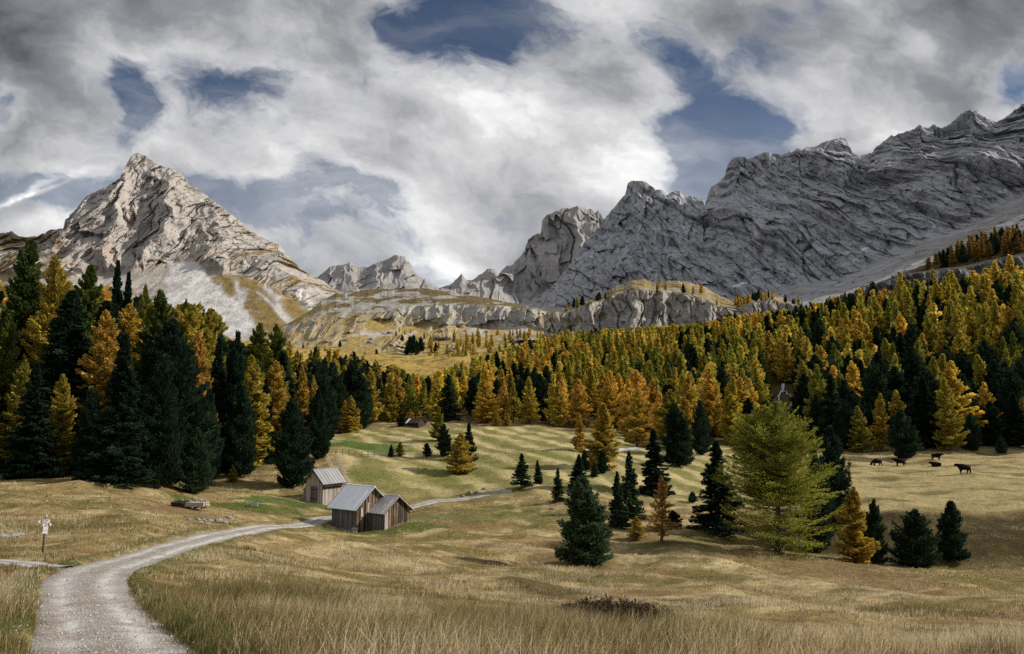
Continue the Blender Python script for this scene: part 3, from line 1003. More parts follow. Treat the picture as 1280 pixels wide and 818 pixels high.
M_WALL = rock_material("grey_limestone", (0.57, 0.59, 0.63), (0.185, 0.192, 0.208), (0.32, 0.27, 0.235), 0.18, (0.37, 0.375, 0.39), (0.20, 0.145, 0.085), 0.85, 0.10)
WALL_COLS = {
    640: [(425, 660), (385, 1120), (380, 1220), (375, 1330)],
    700: [(425, 650), (385, 1080), (368, 1200), (350, 1320)],
    760: [(425, 640), (392, 1000), (335, 1130), (265, 1290)],
    800: [(420, 630), (385, 960), (310, 1090), (226, 1240)],
    880: [(415, 600), (378, 880), (318, 990), (255, 1150)],
    920: [(410, 580), (374, 850), (295, 950), (197, 1090)],
    980: [(402, 560), (364, 810), (280, 900), (190, 1060)],
    1050: [(385, 545), (346, 790), (255, 870), (175, 1010)],
    1100: [(372, 540), (327, 760), (250, 840), (182, 970)],
    1150: [(360, 535), (303, 740), (225, 820), (158, 930)],
    1215: [(340, 530), (276, 720), (195, 790), (137, 900)],
    1290: [(312, 530), (243, 700), (165, 770), (122, 870)],
    1500: [(250, 530), (130, 680), (60, 760), (-20, 860)],
}
WALL_RIDGE = [(640, 384), (660, 379), (676, 370), (690, 359), (704, 342), (716, 325), (728, 306), (742, 290), (754, 274), (764, 262), (774, 252), (781, 243), (784, 229), (792, 225), (802, 227), (812, 232), (820, 238), (828, 237), (835, 244), (842, 239), (850, 240), (856, 246), (864, 244),
              (872, 247), (879, 250), (881, 262), (884, 243), (889, 234), (898, 228), (905, 222), (909, 208), (914, 199), (924, 196), (940, 197), (955, 192), (970, 193), (985, 191), (1000, 187), (1020, 182), (1034, 177), (1050, 173), (1058, 174), (1063, 183), (1068, 192), (1078, 193), (1090, 193), (1094, 186),
              (1104, 177), (1114, 169), (1124, 168), (1132, 163), (1142, 161), (1150, 155), (1160, 159), (1168, 157), (1178, 160), (1188, 153), (1198, 145), (1208, 139), (1216, 136), (1224, 141), (1234, 148), (1246, 153), (1256, 147), (1266, 140), (1278, 131), (1300, 116), (1400, 60), (1500, -20)]
mountain("mountain_wall", WALL_COLS, WALL_RIDGE, M_WALL, 0.95, 0.72, disp_wall, masks_wall, ridge_jag=2.2, ridge_seed=2.0)


# --- golden alp and brown saddle with its rock bands in front of the crest
def disp_alp(X, Y, Z, PX, PY, V):
    V = V + 0.22 * fbm(X / 45, Z / 45, 9.0, 3)
    band = sstep(V, 2.0, 2.15) * (1 - sstep(V, 2.95, 3.15)) * sstep(PX + 14 * pn(PX / 30, 0.3), 480, 520) + sstep(V, 1.75, 1.9) * (1 - sstep(V, 2.9, 3.1)) * (1 - sstep(PX, 400, 440))
    knob = sstep(fbm(X / 40, Z / 30, 3.0, 4), 0.16, 0.34) * sstep(V, .8, 1.1) * (1 - sstep(V, 2.7, 3)) * (1 - sstep(PX, 555, 640))
    rock = np.clip(band + knob, 0, 1)
    wx = X + 9 * fbm(X / 40, Z / 40, 1.1, 3)
    d = rock * (10 * (ridged(wx / 38, Z / 90, 2.2, 4, 0.58) - 0.7) + 10 * facets(wx / 22, Z / 30, 2) + 4 * facets(X / 8, Z / 11, 7) + 1.0 * fbm(X / 4, Z / 4, .3, 3))
    d = d + (1 - rock) * (11.0 * fbm(X / 55, Y / 70, 0.2, 5) + 1.6 * fbm(X / 9, Y / 9, 1.2, 3)) + 3 * knob
    return d, rock


def masks_alp(X, Y, Z, PX, PY, V, slope, rock):
    nz = fbm(X / 22, Z / 16, 6.1, 5, 0.6)
    scree = (1 - rock) * np.maximum(sstep(nz, 0.12, 0.3) * sstep(V, 1.2, 1.8) * (1 - sstep(V, 2.7, 3.0)) * 0.9,
                                    sum(np.exp(-((PX - (x0 + (PY - 395) * k) + 5 * nz) / w) ** 2) * sstep(PY, 385, 392) * (1 - sstep(PY, 415, 425)) for x0, k, w in ((548, .9, 8), (585, .7, 11), (650, .1, 16), (400, -.8, 5), (425, -.5, 4))))
    turf = (1 - rock) * (1 - np.clip(scree, 0, 1)) + rock * sstep(slope + .3 * nz, 0.62, 0.82) * 0.8
    nz2 = fbm(X / 30, Z / 9, 2.4, 5, 0.62)
    turf = turf * (1 - .85 * sstep(V, 2.5, 2.9) * sstep(nz2, .16, .30))
    heath = sstep(V + .25 * nz, 2.6, 3.0) * sstep(PX, 395, 425)
    return {"scree": np.clip(scree, 0, 1), "turf": np.clip(turf, 0, 1), "heath": heath}


M_ALP = rock_material("alp_rock_and_turf", (0.50, 0.485, 0.46), (0.22, 0.215, 0.21), (0.40, 0.30, 0.21), 0.3, (0.46, 0.44, 0.42), (0.38, 0.275, 0.100), 0.32, 0.15, 1.6)
ALP_COLS = {
    -200: [(500, 470), (480, 620), (470, 700), (460, 780), (450, 860)],
    280: [(490, 480), (464, 640), (452, 720), (442, 790), (436, 850)],
    380: [(482, 480), (448, 640), (424, 730), (402, 790), (390, 850)],
    450: [(480, 480), (442, 640), (410, 740), (385, 800), (361, 900)],
    520: [(482, 480), (440, 640), (408, 760), (384, 785), (362, 900)],
    600: [(480, 490), (436, 640), (410, 755), (380, 780), (371, 860)],
    680: [(475, 500), (432, 640), (414, 740), (389, 765), (386, 820)],
    760: [(470, 520), (430, 640), (416, 730), (398, 755), (396, 800)],
    900: [(465, 520), (432, 600), (425, 690), (410, 720), (408, 780)],
}
ALP_RIDGE = [(-200, 450), (280, 436), (320, 422), (350, 409), (372, 398), (388, 388), (402, 376), (420, 367), (440, 362), (460, 361), (480, 362), (500, 362), (520, 361), (545, 363), (565, 366), (590, 370), (612, 373), (640, 379), (665, 384), (690, 388), (720, 392), (760, 397), (900, 409)]
ALP_P, ALP_PX, ALP_V = mountain("alp_slope", ALP_COLS, ALP_RIDGE, M_ALP, 1.0, 0.8, disp_alp, masks_alp, back=120, ridge_jag=0.8, edge_keep=.8, ridge_seed=6.0)


# --- the knoll of pale cliffs between the forest and the wall
def disp_knoll(X, Y, Z, PX, PY, V):
    rock = sstep(V, 0.75, 1.0) * (1 - sstep(V, 2.0, 2.25))
    wx = X + 5 * fbm(X / 26, Z / 26, 1.4, 3)
    d = rock * (9 * (ridged(wx / 26, Z / 75, 6.2, 4, 0.58) - 0.75) + 8 * facets(wx / 13, Z / 30, 2) + 3 * facets(X / 5, Z / 9, 7) - 4 * (1 - sstep(np.abs(pn(wx / 12, Z / 90, 1.3)), 0, .1)))
    d = d + (1 - rock) * (2.0 * fbm(X / 20, Y / 20, 0.2, 4))
    return d, rock


def masks_knoll(X, Y, Z, PX, PY, V, slope, rock):
    nz = fbm(X / 12, Z / 9, 6.1, 5, 0.6)
    turf = np.maximum(sstep(V + .3 * nz, 1.95, 2.2), rock * sstep(slope + .4 * nz, 0.60, 0.8) * .9)
    low = 1 - sstep(V + .3 * nz, 0.8, 1.1)
    turf = np.maximum(turf, low * sstep(nz, -.2, .2) * .9)
    return {"scree": low * 0.6, "turf": turf * (1 - .55 * sstep(fbm(X / 7, Y / 7, 3.3, 4), .0, .3) * sstep(V, 1.9, 2.1)), "heath": np.maximum(low, sstep(nz, -.3, .25) * .85)}


M_KNOLL = rock_material("cliff_rock", (0.50, 0.485, 0.46), (0.17, 0.165, 0.16), (0.40, 0.30, 0.21), 0.32, (0.40, 0.38, 0.35), (0.30, 0.215, 0.07), 0.20, 0.1, 1.4)
KNOLL_COLS = {
    680: [(440, 530), (425, 560), (402, 575), (400, 640)],
    720: [(440, 530), (418, 556), (386, 570), (382, 640)],
    790: [(440, 530), (416, 552), (362, 568), (352, 650)],
    860: [(440, 530), (412, 550), (368, 566), (356, 650)],
    895: [(438, 530), (405, 555), (384, 572), (372, 650)],
    920: [(436, 530), (402, 555), (386, 568), (374, 650)],
    960: [(430, 530), (400, 550), (374, 562), (368, 640)],
    1000: [(425, 530), (402, 548), (384, 560), (380, 630)],
    1040: [(420, 530), (405, 548), (394, 560), (392, 620)],
}
KNOLL_RIDGE = [(680, 401), (700, 392), (712, 384), (722, 378), (740, 376), (752, 372), (762, 362), (776, 356), (790, 351), (804, 349), (820, 354), (838, 351), (856, 352), (872, 355), (886, 362), (900, 371), (915, 375), (930, 373), (946, 368), (962, 365), (976, 371), (990, 378), (1010, 384), (1040, 392)]
KN_P, KN_PX, KN_V = mountain("cliff_knoll", KNOLL_COLS, KNOLL_RIDGE, M_KNOLL, 0.8, 0.7, disp_knoll, masks_knoll, back=60, ridge_jag=1.2, edge_keep=.8, ridge_seed=12.0)


# --- dark rock step inside the right-hand forest
def disp_step(X, Y, Z, PX, PY, V):
    rock = sstep(V, 0.1, 0.5) * (1 - sstep(V, 1.8, 2.0))
    d = rock * (5 * (ridged(X / 16, Z / 40, 6.2, 5, 0.58) - 0.75) + 2.2 * (ridged(X / 5, Z / 9, 2.3, 4) - .7) + .8 * fbm(X / 2, Z / 2, .7, 3))
    return d, rock


M_STEP = rock_material("dark_step_rock", (0.24, 0.24, 0.25), (0.06, 0.06, 0.065), (0.2, 0.16, 0.12), 0.3, (0.3, 0.29, 0.28), (0.10, 0.08, 0.03), 0.16, 0.1, 1.0)
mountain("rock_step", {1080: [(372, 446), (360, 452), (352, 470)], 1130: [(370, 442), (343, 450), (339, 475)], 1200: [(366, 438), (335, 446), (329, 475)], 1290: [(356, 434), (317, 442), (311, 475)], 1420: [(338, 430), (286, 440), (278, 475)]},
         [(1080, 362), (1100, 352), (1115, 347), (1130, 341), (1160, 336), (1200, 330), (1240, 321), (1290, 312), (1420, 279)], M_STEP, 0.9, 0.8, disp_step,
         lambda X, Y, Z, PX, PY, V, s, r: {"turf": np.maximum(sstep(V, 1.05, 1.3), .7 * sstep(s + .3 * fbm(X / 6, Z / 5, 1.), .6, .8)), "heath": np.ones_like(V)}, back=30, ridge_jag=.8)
# ------------------------------------------------------------------ conifers
def foliage_material(name, ramp, from_object):
    m = bpy.data.materials.new(name)
    m.use_nodes = True
    t = NT(m.node_tree)
    t.n.clear()
    out = t.node('ShaderNodeOutputMaterial')
    tint = t.attr("tint", 'OBJECT' if from_object else 'GEOMETRY')
    lush = t.attr("lush", 'OBJECT' if from_object else 'GEOMETRY')
    shade = t.attr("tuft")
    jit = t.attr("sprig")
    tt = t.math('MULTIPLY_ADD', t.math('SUBTRACT', jit, 0.5), 0.22, tint, clamp=True)
    col = t.ramp(tt, ramp)
    col = t.mix(1.0, col, t.math('MULTIPLY', shade, lush), 'MULTIPLY')
    d = t.node('ShaderNodeBsdfDiffuse')
    tr = t.node('ShaderNodeBsdfTranslucent')
    t._in(d.inputs[0], col)
    t._in(tr.inputs[0], col)
    mx = t.node('ShaderNodeMixShader')
    mx.inputs[0].default_value = 0.28
    t.link(d.outputs[0], mx.inputs[1])
    t.link(tr.outputs[0], mx.inputs[2])
    t.link(mx.outputs[0], out.inputs[0])
    return m


LARCH_RAMP = [(0.0, (0.056, 0.090, 0.028)), (0.25, (0.185, 0.205, 0.036)), (0.5, (0.430, 0.360, 0.062)), (0.75, (0.570, 0.375, 0.072)), (1.0, (0.420, 0.245, 0.090))]
DARK_RAMP = [(0.0, (0.018, 0.034, 0.022)), (0.5, (0.040, 0.072, 0.040)), (1.0, (0.070, 0.108, 0.050))]
M_LARCH = foliage_material("larch_needles", LARCH_RAMP, True)
M_DARK = foliage_material("evergreen_needles", DARK_RAMP, True)
M_LARCH_S = foliage_material("larch_needles_far", LARCH_RAMP, False)
M_DARK_S = foliage_material("evergreen_needles_far", DARK_RAMP, False)


def bark_material():
    m, t, b, _ = material("bark")
    pos = t.node('ShaderNodeTexCoord').outputs['Object']
    n = t.noise(t.mapping(pos, (60, 60, 9)), 1.0, 5, 0.7)
    t._in(b.inputs['Base Color'], t.ramp(n, [(0.3, (0.035, 0.026, 0.02)), (0.6, (0.10, 0.075, 0.06)), (0.8, (0.17, 0.14, 0.12))]))
    bump(t, b, n, 0.8, 0.03)
    return m


M_BARK = bark_material()


def tube(p0, p1, r0, r1, n=5):
    p0, p1 = np.array(p0, float), np.array(p1, float)
    d = p1 - p0
    d /= np.linalg.norm(d) + 1e-9
    a = np.cross(d, (0, 0, 1)) if abs(d[2]) < 0.9 else np.cross(d, (1, 0, 0))
    a /= np.linalg.norm(a)
    b = np.cross(d, a)
    th = np.linspace(0, 2 * pi, n, endpoint=False)
    ring = np.cos(th)[:, None] * a + np.sin(th)[:, None] * b
    v = np.concatenate([p0 + ring * r0, p1 + ring * r1])
    i = np.arange(n)
    f = np.stack([i, (i + 1) % n, (i + 1) % n + n, i + n], 1)
    return v, f


def conifer_geo(seed, kind, cards, nbr, csize, aspect, tops=1, gappy=0.0, t0=0.06, bare=False, blunt=1.25, rise=0.0, loose=0.0):
    """Unit-height tree: returns trunk (v,f), crown (v,f,tuft,sprig). aspect = crown width / height."""
    r = np.random.default_rng(seed)
    tv, tf = [], []
    off = 0

    def add(v, f):
        nonlocal off
        tv.append(v)
        tf.append(f + off)
        off += len(v)
    segs = 7
    bend = r.normal(0, 0.006, (segs + 1, 2)).cumsum(0)
    bend[0] = 0
    R0 = {'larch': 0.017, 'pine': 0.020, 'spruce': 0.015}[kind]
    hs = np.linspace(-0.02, 0.97, segs + 1)
    for i in range(segs):
        f0, f1 = 1 - i / segs, 1 - (i + 1) / segs
        add(*tube((bend[i][0], bend[i][1], hs[i]), (bend[i + 1][0], bend[i + 1][1], hs[i + 1]), R0 * (0.06 + 0.94 * f0) * (1.5 if i == 0 else 1), R0 * (0.06 + 0.94 * f1), 7))

    leaders = [(0.0, 0.0, 1.0, 1.0, 0.0)]
    for k in range(1, tops):
        a = r.uniform(0, 2 * pi)
        sp = aspect * r.uniform(.18, .36)
        leaders.append((cos(a) * sp, sin(a) * sp, r.uniform(0.82, 0.98), r.uniform(.42, .62), r.uniform(.3, .5)))
    C, AX, NR, SZ, TF = [], [], [], [], []
    lw = np.array([L[3] * (L[2] - L[4]) for L in leaders])
    lw /= lw.sum()
    for (lx, ly, lh, lwd, lz0), wgt in zip(leaders, lw):
        n = max(4, int(nbr * wgt))
        tb = max(t0, lz0)
        q = (np.arange(n) + r.uniform(0, 1, n)) / n
        t = tb + (lh - tb) * (1 - (1 - q) ** 1.15) * 0.995
        u = (t - tb) / (lh - tb)
        if kind == 'larch':
            prof = (1 - u ** blunt) ** 0.95 * (0.66 + 0.34 * sstep(u, 0.0, 0.16)) + 0.035
        elif kind == 'pine':
            prof = np.clip(1 - u ** 1.45, 0, 1) ** 0.72 * (0.76 + 0.28 * sstep(u, 0.0, 0.25)) * (1 - 0.28 * u) + 0.03
        else:
            prof = (1 - u) ** 0.92 + 0.03
        lump = 1 + (0.20 + loose) * np.sin(u * 21 + r.uniform(0, 6)) * r.uniform(.4, 1) + r.normal(0, 0.16, n)
        L = prof * aspect * 0.5 * lwd * np.clip(lump, 0.5, 1.28)
        drop = r.uniform(0, 1, n) < gappy
        L[drop] *= r.uniform(0.15, 0.5, drop.sum())
        az = np.arange(n) * 2.39996 + r.normal(0, 0.5, n)
        if kind == 'larch':
            sl = -0.16 + rise + 0.75 * u ** 1.5 + r.normal(0, .10 + loose, n)
            cv = 0.30 + r.normal(0, .1, n)
        elif kind == 'pine':
            sl = 0.10 + 0.75 * u + r.normal(0, .14, n)
            cv = 0.35 + r.normal(0, .12, n)
        else:
            sl = -0.30 + 0.75 * u ** 1.3 + r.normal(0, .08, n)
            cv = -0.05 + 0.22 * (1 - u) + r.normal(0, .06, n)
        start = np.stack([lx * (0.35 + 0.65 * u) + np.interp(t, hs, bend[:, 0]), ly * (0.35 + 0.65 * u) + np.interp(t, hs, bend[:, 1]), t], 1)
        m = np.maximum((cards * wgt * (L + 0.02) / (L + 0.02).sum()).astype(int), 2)
        bi = np.repeat(np.arange(n), m)
        N = len(bi)
        s = r.uniform(0.10, 1.0, N) ** 0.72
        side = r.normal(0, 1, N) * 0.20 * (1.08 - s * 0.75)
        if kind == 'pine':
            side *= 1.35
        d = np.stack([np.cos(az), np.sin(az)], 1)[bi]
        pz = np.stack([-d[:, 1], d[:, 0]], 1)
        Lb = L[bi]
        pos = start[bi].copy()
        pos[:, :2] += d * (Lb * s)[:, None] + pz * (Lb * side)[:, None]
        hang = {'larch': -0.10, 'pine': 0.05, 'spruce': -0.16}[kind]
        pos[:, 2] += Lb * (sl[bi] * s + cv[bi] * s * s) + hang * np.abs(side) * Lb + r.normal(0, csize * (0.30 if kind != 'pine' else 0.55), N)
        ax = np.concatenate([d + pz * np.sign(side)[:, None] * 0.9 * r.uniform(0, 1, N)[:, None], (sl[bi] + 2 * cv[bi] * s)[:, None] * 0.7], 1) + r.normal(0, .35, (N, 3))
        if kind == 'pine':
            ax[:, 2] += 0.55
        outw = np.concatenate([d, np.full((N, 1), 0.75)], 1)
        nr = outw + r.normal(0, 0.55, (N, 3))
        C.append(pos)
        AX.append(ax)
        NR.append(nr)
        SZ.append(csize * r.uniform(0.6, 1.35, N) * (0.75 + 0.25 * (1 - s)))
        br = r.uniform(0.62, 1.18, n)
        TF.append(br[bi] * r.uniform(0.72, 1.25, N))
        for k in range(n):
            if L[k] > 0.02 and len(tv) < 260 and cards > 2000:
                p1 = start[k] + np.array([cos(az[k]) * L[k] * .55, sin(az[k]) * L[k] * .55, L[k] * (sl[k] * .55 + cv[k] * .3)])
                add(*tube(start[k], p1, 0.0042 * (1 - u[k] * .6), 0.0015, 3))
    # leader tip
    kt = max(3, cards // 220)
    C.append(np.stack([r.normal(0, .004, kt) + bend[-1][0], r.normal(0, .004, kt) + bend[-1][1], r.uniform(0.93, 1.0, kt)], 1))
    AX.append(np.stack([r.normal(0, .35, kt), r.normal(0, .35, kt), np.ones(kt)], 1))
    NR.append(r.normal(0, 1, (kt, 3)))
    SZ.append(np.full(kt, csize * 0.7))
    TF.append(r.uniform(.8, 1.2, kt))
    C, AX, NR, SZ, TF = (np.concatenate(k) for k in (C, AX, NR, SZ, TF))
    if bare:
        keep = C[:, 2] > 0.02
        C, AX, NR, SZ, TF = C[keep], AX[keep], NR[keep], SZ[keep], TF[keep]
    C[:, 2] = np.maximum(C[:, 2], 0.012)
    AX /= np.linalg.norm(AX, axis=1)[:, None]
    W = np.cross(NR, AX)
    W /= np.linalg.norm(W, axis=1)[:, None] + 1e-9
    wr = {'larch': 0.34, 'pine': 0.36, 'spruce': 0.36}[kind]
    if cards < 900:
        wr = 0.6
    a = AX * (SZ * 0.5)[:, None]
    w = W * (SZ * 0.5 * wr)[:, None]
    N = len(C)
    v = np.stack([C - a * 1.0 - w * .7, C - a + w * .7, C + a * 0.55 + w, C + a * 1.1, C + a * .55 - w], 1).reshape(-1, 3)
    i = np.arange(N) * 5
    f5 = np.stack([i, i + 1, i + 2, i + 3, i + 4], 1)
    return (np.concatenate(tv), np.concatenate(tf)), (v, f5, TF, r.uniform(0, 1, N))


def normal_size(cv):
    """Unit height; also the crown's real width as one sees it."""
    cv = cv.copy()
    cv[:, 2] *= 1.0 / cv[:, 2].max()
    return cv, float(np.percentile(np.abs(cv[:, :2]), 97.5) * 2)


def proto(seed, kind, cards, nbr, csize, aspect, **kw):
    (tv, tf), (cv, cf, tuft, sprig) = conifer_geo(seed, kind, cards, nbr, csize, aspect, **kw)
    cv, aspect = normal_size(cv)
    mat = M_LARCH if kind == 'larch' else M_DARK
    trunk = np_mesh(kind + "_trunk", tv, tf, True)
    trunk.materials.append(M_BARK)
    crown = np_mesh(kind + "_crown", cv, cf)
    crown.materials.append(mat)
    vattr(crown, "tuft", tuft, 'FACE')
    vattr(crown, "sprig", sprig, 'FACE')
    return trunk, crown, aspect


def proto_far(seed, kind, cards, nbr, csize, aspect, **kw):
    (tv, tf), (cv, cf, tuft, sprig) = conifer_geo(seed, kind, cards, nbr, csize, aspect, **kw)
    cv, aspect = normal_size(cv)
    me = np_mesh(kind + "_tree", np.concatenate([tv, cv]), [tf, cf + len(tv)])
    me.materials.append(M_BARK)
    me.materials.append(M_LARCH if kind == 'larch' else M_DARK)
    mi = np.zeros(len(tf) + len(cf), np.int32)
    mi[len(tf):] = 1
    me.polygons.foreach_set('material_index', mi)
    vattr(me, "tuft", np.concatenate([np.ones(len(tf)), tuft]), 'FACE')
    vattr(me, "sprig", np.concatenate([np.ones(len(tf)) * .5, sprig]), 'FACE')
    return me, aspect


PROTO = {
    'larch': [proto(100 + i, 'larch', 15000, 150, 0.034, a, gappy=g, t0=t) for i, (a, g, t) in enumerate([(0.42, .12, .05), (0.36, .2, .07), (0.48, .1, .04), (0.30, .15, .05)])],
    'pine': [proto(200 + i, 'pine', 17000, 150, 0.034, a, t0=0.02) for i, a in enumerate([0.46, 0.40, 0.54, 0.36])],
    'spruce': [proto(300 + i, 'spruce', 13000, 170, 0.036, a, gappy=g, t0=0.03) for i, (a, g) in enumerate([(0.34, .05), (0.30, .1), (0.46, .12)])],
}
PROTO_BROAD = proto(153, 'larch', 130000, 760, 0.0145, 0.62, tops=9, t0=0.03, gappy=.14, blunt=2.5, rise=.03, loose=.07)
PROTO_BIG = {
    'larch': [proto(160 + i, 'larch', 42000, 230, 0.022, a, gappy=.15, t0=.04, blunt=2.0) for i, a in enumerate([0.30, 0.38])],
    'pine': [proto(260 + i, 'pine', 38000, 230, 0.022, a, t0=.02) for i, a in enumerate([0.40, 0.32])],
    'spruce': [proto(360 + i, 'spruce', 34000, 260, 0.023, a, gappy=.06, t0=.02) for i, a in enumerate([0.30])],
}
PROTO_SPARSE = proto(170, 'larch', 5200, 95, 0.034, 0.44, gappy=.3, t0=.10)
PROTO_FAR = {
    'larch': [proto_far(500 + i, 'larch', 5200, 100, 0.050, a, gappy=g, t0=.07, blunt=bl) for i, (a, g, bl) in enumerate([(0.36, .1, 0.95), (0.42, .2, 1.05), (0.30, .15, 0.9), (0.38, .3, 1.2), (0.34, .1, 1.0), (0.32, .4, 0.85)])],
    'pine': [proto_far(600 + i, 'pine', 4600, 90, 0.052, a, t0=.03, gappy=.1) for i, a in enumerate([0.40, 0.34, 0.30])],
    'spruce': [proto_far(700 + i, 'spruce', 4200, 100, 0.052, a, t0=.04, gappy=.1) for i, a in enumerate([0.30, 0.25])],
}

TREES = []      # every tree wanted: dict(x, y, z, h, w, kind, tint, lush, label, group, hand)
NAME = {'larch': 'larch_tree', 'pine': 'pine_tree', 'spruce': 'spruce_tree'}
CAT = {'larch': 'larch', 'pine': 'pine', 'spruce': 'spruce'}


def hand(px, base, top, width, kind, tint, label, D=None, lush=1.0, style=None, group=None, lo=20, hi=330):
    if D is None:
        x, y, z = ground_at(px, base, lo, hi)
    else:
        x, y, z = ground_px(px, D)
    # height so that the tip appears at row top
    yc = (409.0 - top) / F
    zt = y * (SP + yc * CP) / (CP - yc * SP)
    h = max(zt - z, 0.8)
    w = width / F * (y * CP + z * SP) * (1.0 if style == 'big' else .92)
    TREES.append(dict(x=x, y=y, z=z - 0.05, h=h, w=w, kind=kind, tint=tint, lush=lush, label=label, style=style, group=group, hand=True, px=px))


# --- trees standing in the meadow and along the forest edges, one by one
hand(731, 715, 594, 66, 'pine', 0.75, "bushy dark green stone pine alone on the grassy rise below the meadow", D=70, lush=1.35)
hand(652, 613, 566, 26, 'spruce', 0.5, "small pointed spruce at the far end of the gravel road", lo=80)
hand(674, 607, 574, 13, 'spruce', 0.7, "slim little spruce just behind the pointed one by the road end", lo=80)
hand(697, 630, 584, 18, 'spruce', 0.35, "short dark spruce on the slope above the bushy lone pine", lo=80)
hand(720, 613, 567, 26, 'spruce', 0.4, "dark spruce rising directly behind the bushy lone pine", lo=80)
hand(724, 566, 515, 17, 'larch', 0.74, "slim orange larch touching the big golden larch at the meadow's end", lo=120)
hand(752, 588, 503, 42, 'larch', 0.60, "big rounded golden larch at the end of the meadow", lo=120, lush=1.2)
hand(731, 589, 562, 12, 'pine', 0.3, "small dark pine at the foot of the big golden larch", lo=110)
hand(754, 592, 561, 14, 'pine', 0.2, "narrow dark pine in front of the big golden larch", lo=110)
hand(742, 596, 577, 13, 'spruce', 0.95, "pale grey green young spruce among boulders under the golden larch", lo=110)
hand(796, 559, 483, 33, 'larch', 0.66, "golden larch with bare trunk foot beside the stream", lo=150, lush=1.15)
hand(838, 562, 486, 42, 'larch', 0.45, "lemon yellow larch right behind a dark stone pine", lo=150, lush=1.1)
hand(862, 566, 500, 24, 'larch', 0.66, "golden larch peeping out beside the dark stone pine by the stream", lo=150)
hand(847, 583, 503, 38, 'pine', 0.2, "dark stone pine in front of the lemon yellow larch", lo=120)
hand(820, 622, 535, 40, 'spruce', 0.1, "ragged dark spruce behind the thin rusty larch", lo=90)
hand(877, 570, 499, 26, 'pine', 0.25, "dark stone pine at the forest edge behind the meadow spruces", lo=120)
hand(788, 650, 563, 34, 'spruce', 0.5, "taller of the twin green spruces in the hollow", lo=80)
hand(774, 661, 588, 26, 'spruce', 0.6, "shorter of the twin green spruces in the hollow", lo=80)
hand(827, 679, 593, 38, 'larch', 0.92, "thin rusty brown larch with see-through crown in the hollow", lo=70, style='sparse', lush=.95)
hand(796, 674, 644, 20, 'larch', 0.6, "knee-high yellow larch sapling next to the thin rusty larch", lo=70)
hand(843, 660, 637, 20, 'pine', 0.6, "stubby green pine behind the thin rusty larch", lo=75)
hand(897, 668, 549, 62, 'spruce', 0.15, "tall dark spruce with wide skirt beside the huge green larch", lo=75, lush=.95)
hand(866, 633, 614, 11, 'pine', 0.6, "tiny lone pine in front of the cut meadow near the wide-skirted spruce", lo=90)
hand(972, 690, 499, 114, 'larch', 0.28, "huge spreading yellow green larch in the middle of the hollow", D=84, style='broad', lush=1.35)
hand(1044, 642, 531, 44, 'pine', 0.2, "dark stone pine leaning out behind the huge green larch", lo=90, D=100)
hand(1022, 640, 556, 40, 'pine', 0.3, "dark pine half hidden by the huge green larch", D=94)
hand(1070, 697, 607, 46, 'larch', 0.66, "short orange gold larch at the skirt of the huge green larch", D=84)
hand(1094, 690, 622, 26, 'pine', 0.5, "green pine close behind the short orange gold larch", D=88)
hand(1146, 707, 635, 56, 'pine', 0.4, "broad dark pine at the foot of the brown bank", D=88)
hand(1191, 694, 624, 36, 'pine', 0.35, "narrower dark pine on the brown bank", D=93)
hand(1129, 573, 510, 36, 'pine', 0.4, "dark stone pine at the back of the cattle pasture", lo=150)
hand(1188, 563, 470, 34, 'larch', 0.50, "tall yellow larch at the forest edge behind the cows", D=188)
hand(1077, 562, 507, 28, 'larch', 0.42, "yellow green larch at the forest edge above the left grazing cow", D=189)
hand(1103, 561, 491, 24, 'larch', 0.62, "orange gold larch at the pasture edge behind the stone pine", D=190)
hand(1060, 562, 500, 30, 'pine', 0.15, "dark pine at the pasture edge behind the yellow green larch", D=192)
hand(1155, 566, 470, 46, 'spruce', 0.05, "very dark broad spruce at the pasture edge beside the tall yellow larch", D=192)
hand(1215, 566, 515, 24, 'pine', 0.4, "green pine at the forest edge behind the standing cow", D=190)
hand(1252, 568, 545, 14, 'pine', 0.6, "small green pine at the pasture edge far from the cows", D=187)
hand(1240, 566, 500, 30, 'pine', 0.1, "black green pine at the pasture edge, its foot behind small pines", D=194)
hand(1270, 567, 490, 34, 'spruce', 0.1, "dark spruce ending the pasture edge", D=192)
hand(1282, 562, 496, 20, 'larch', 0.55, "yellow larch cut by the end of the forest edge", D=196)
hand(555, 573, 529, 19, 'pine', 0.25, "dark columnar pine on the hay meadow beside the yellow larches", lo=130)
hand(575, 594, 540, 36, 'larch', 0.58, "golden bushy larch on the hay meadow in front of a pine", lo=118, lush=1.1)
hand(586, 577, 527, 22, 'spruce', 0.3, "dark spruce behind the golden bushy larch of the hay meadow", lo=130)
hand(547, 552, 508, 20, 'larch', 0.36, "yellow green larch at the top of the hay meadow", D=182)
hand(489, 572, 555, 10, 'spruce', 0.3, "tiny dark spruce next to the rail fence", lo=130)
hand(500, 572, 552, 12, 'larch', 0.30, "tiny yellow green larch next to the rail fence", lo=130)
hand(534, 571, 553, 11, 'pine', 0.2, "tiny round pine in the middle of the hay meadow edge", lo=130)
hand(438, 540, 494, 26, 'larch', 0.62, "golden larch standing free above the green meadow patch", D=205)
hand(429, 538, 500, 16, 'larch', 0.72, "orange larch tucked beside the free-standing golden one", D=208)
hand(512, 538, 511, 12, 'larch', 0.82, "rusty little larch left of the tiny dark cabin roof", D=238)
hand(524, 539, 513, 12, 'larch', 0.80, "rusty little larch directly behind the tiny dark cabin roof", D=242)
hand(502, 540, 520, 11, 'pine', 0.3, "little dark pine next to the tiny cabin", D=234)
hand(620, 537, 515, 12, 'larch', 0.66, "small golden larch at the top of the meadow, one of a pair", D=226, group="pair of small golden larches at the top of the meadow")
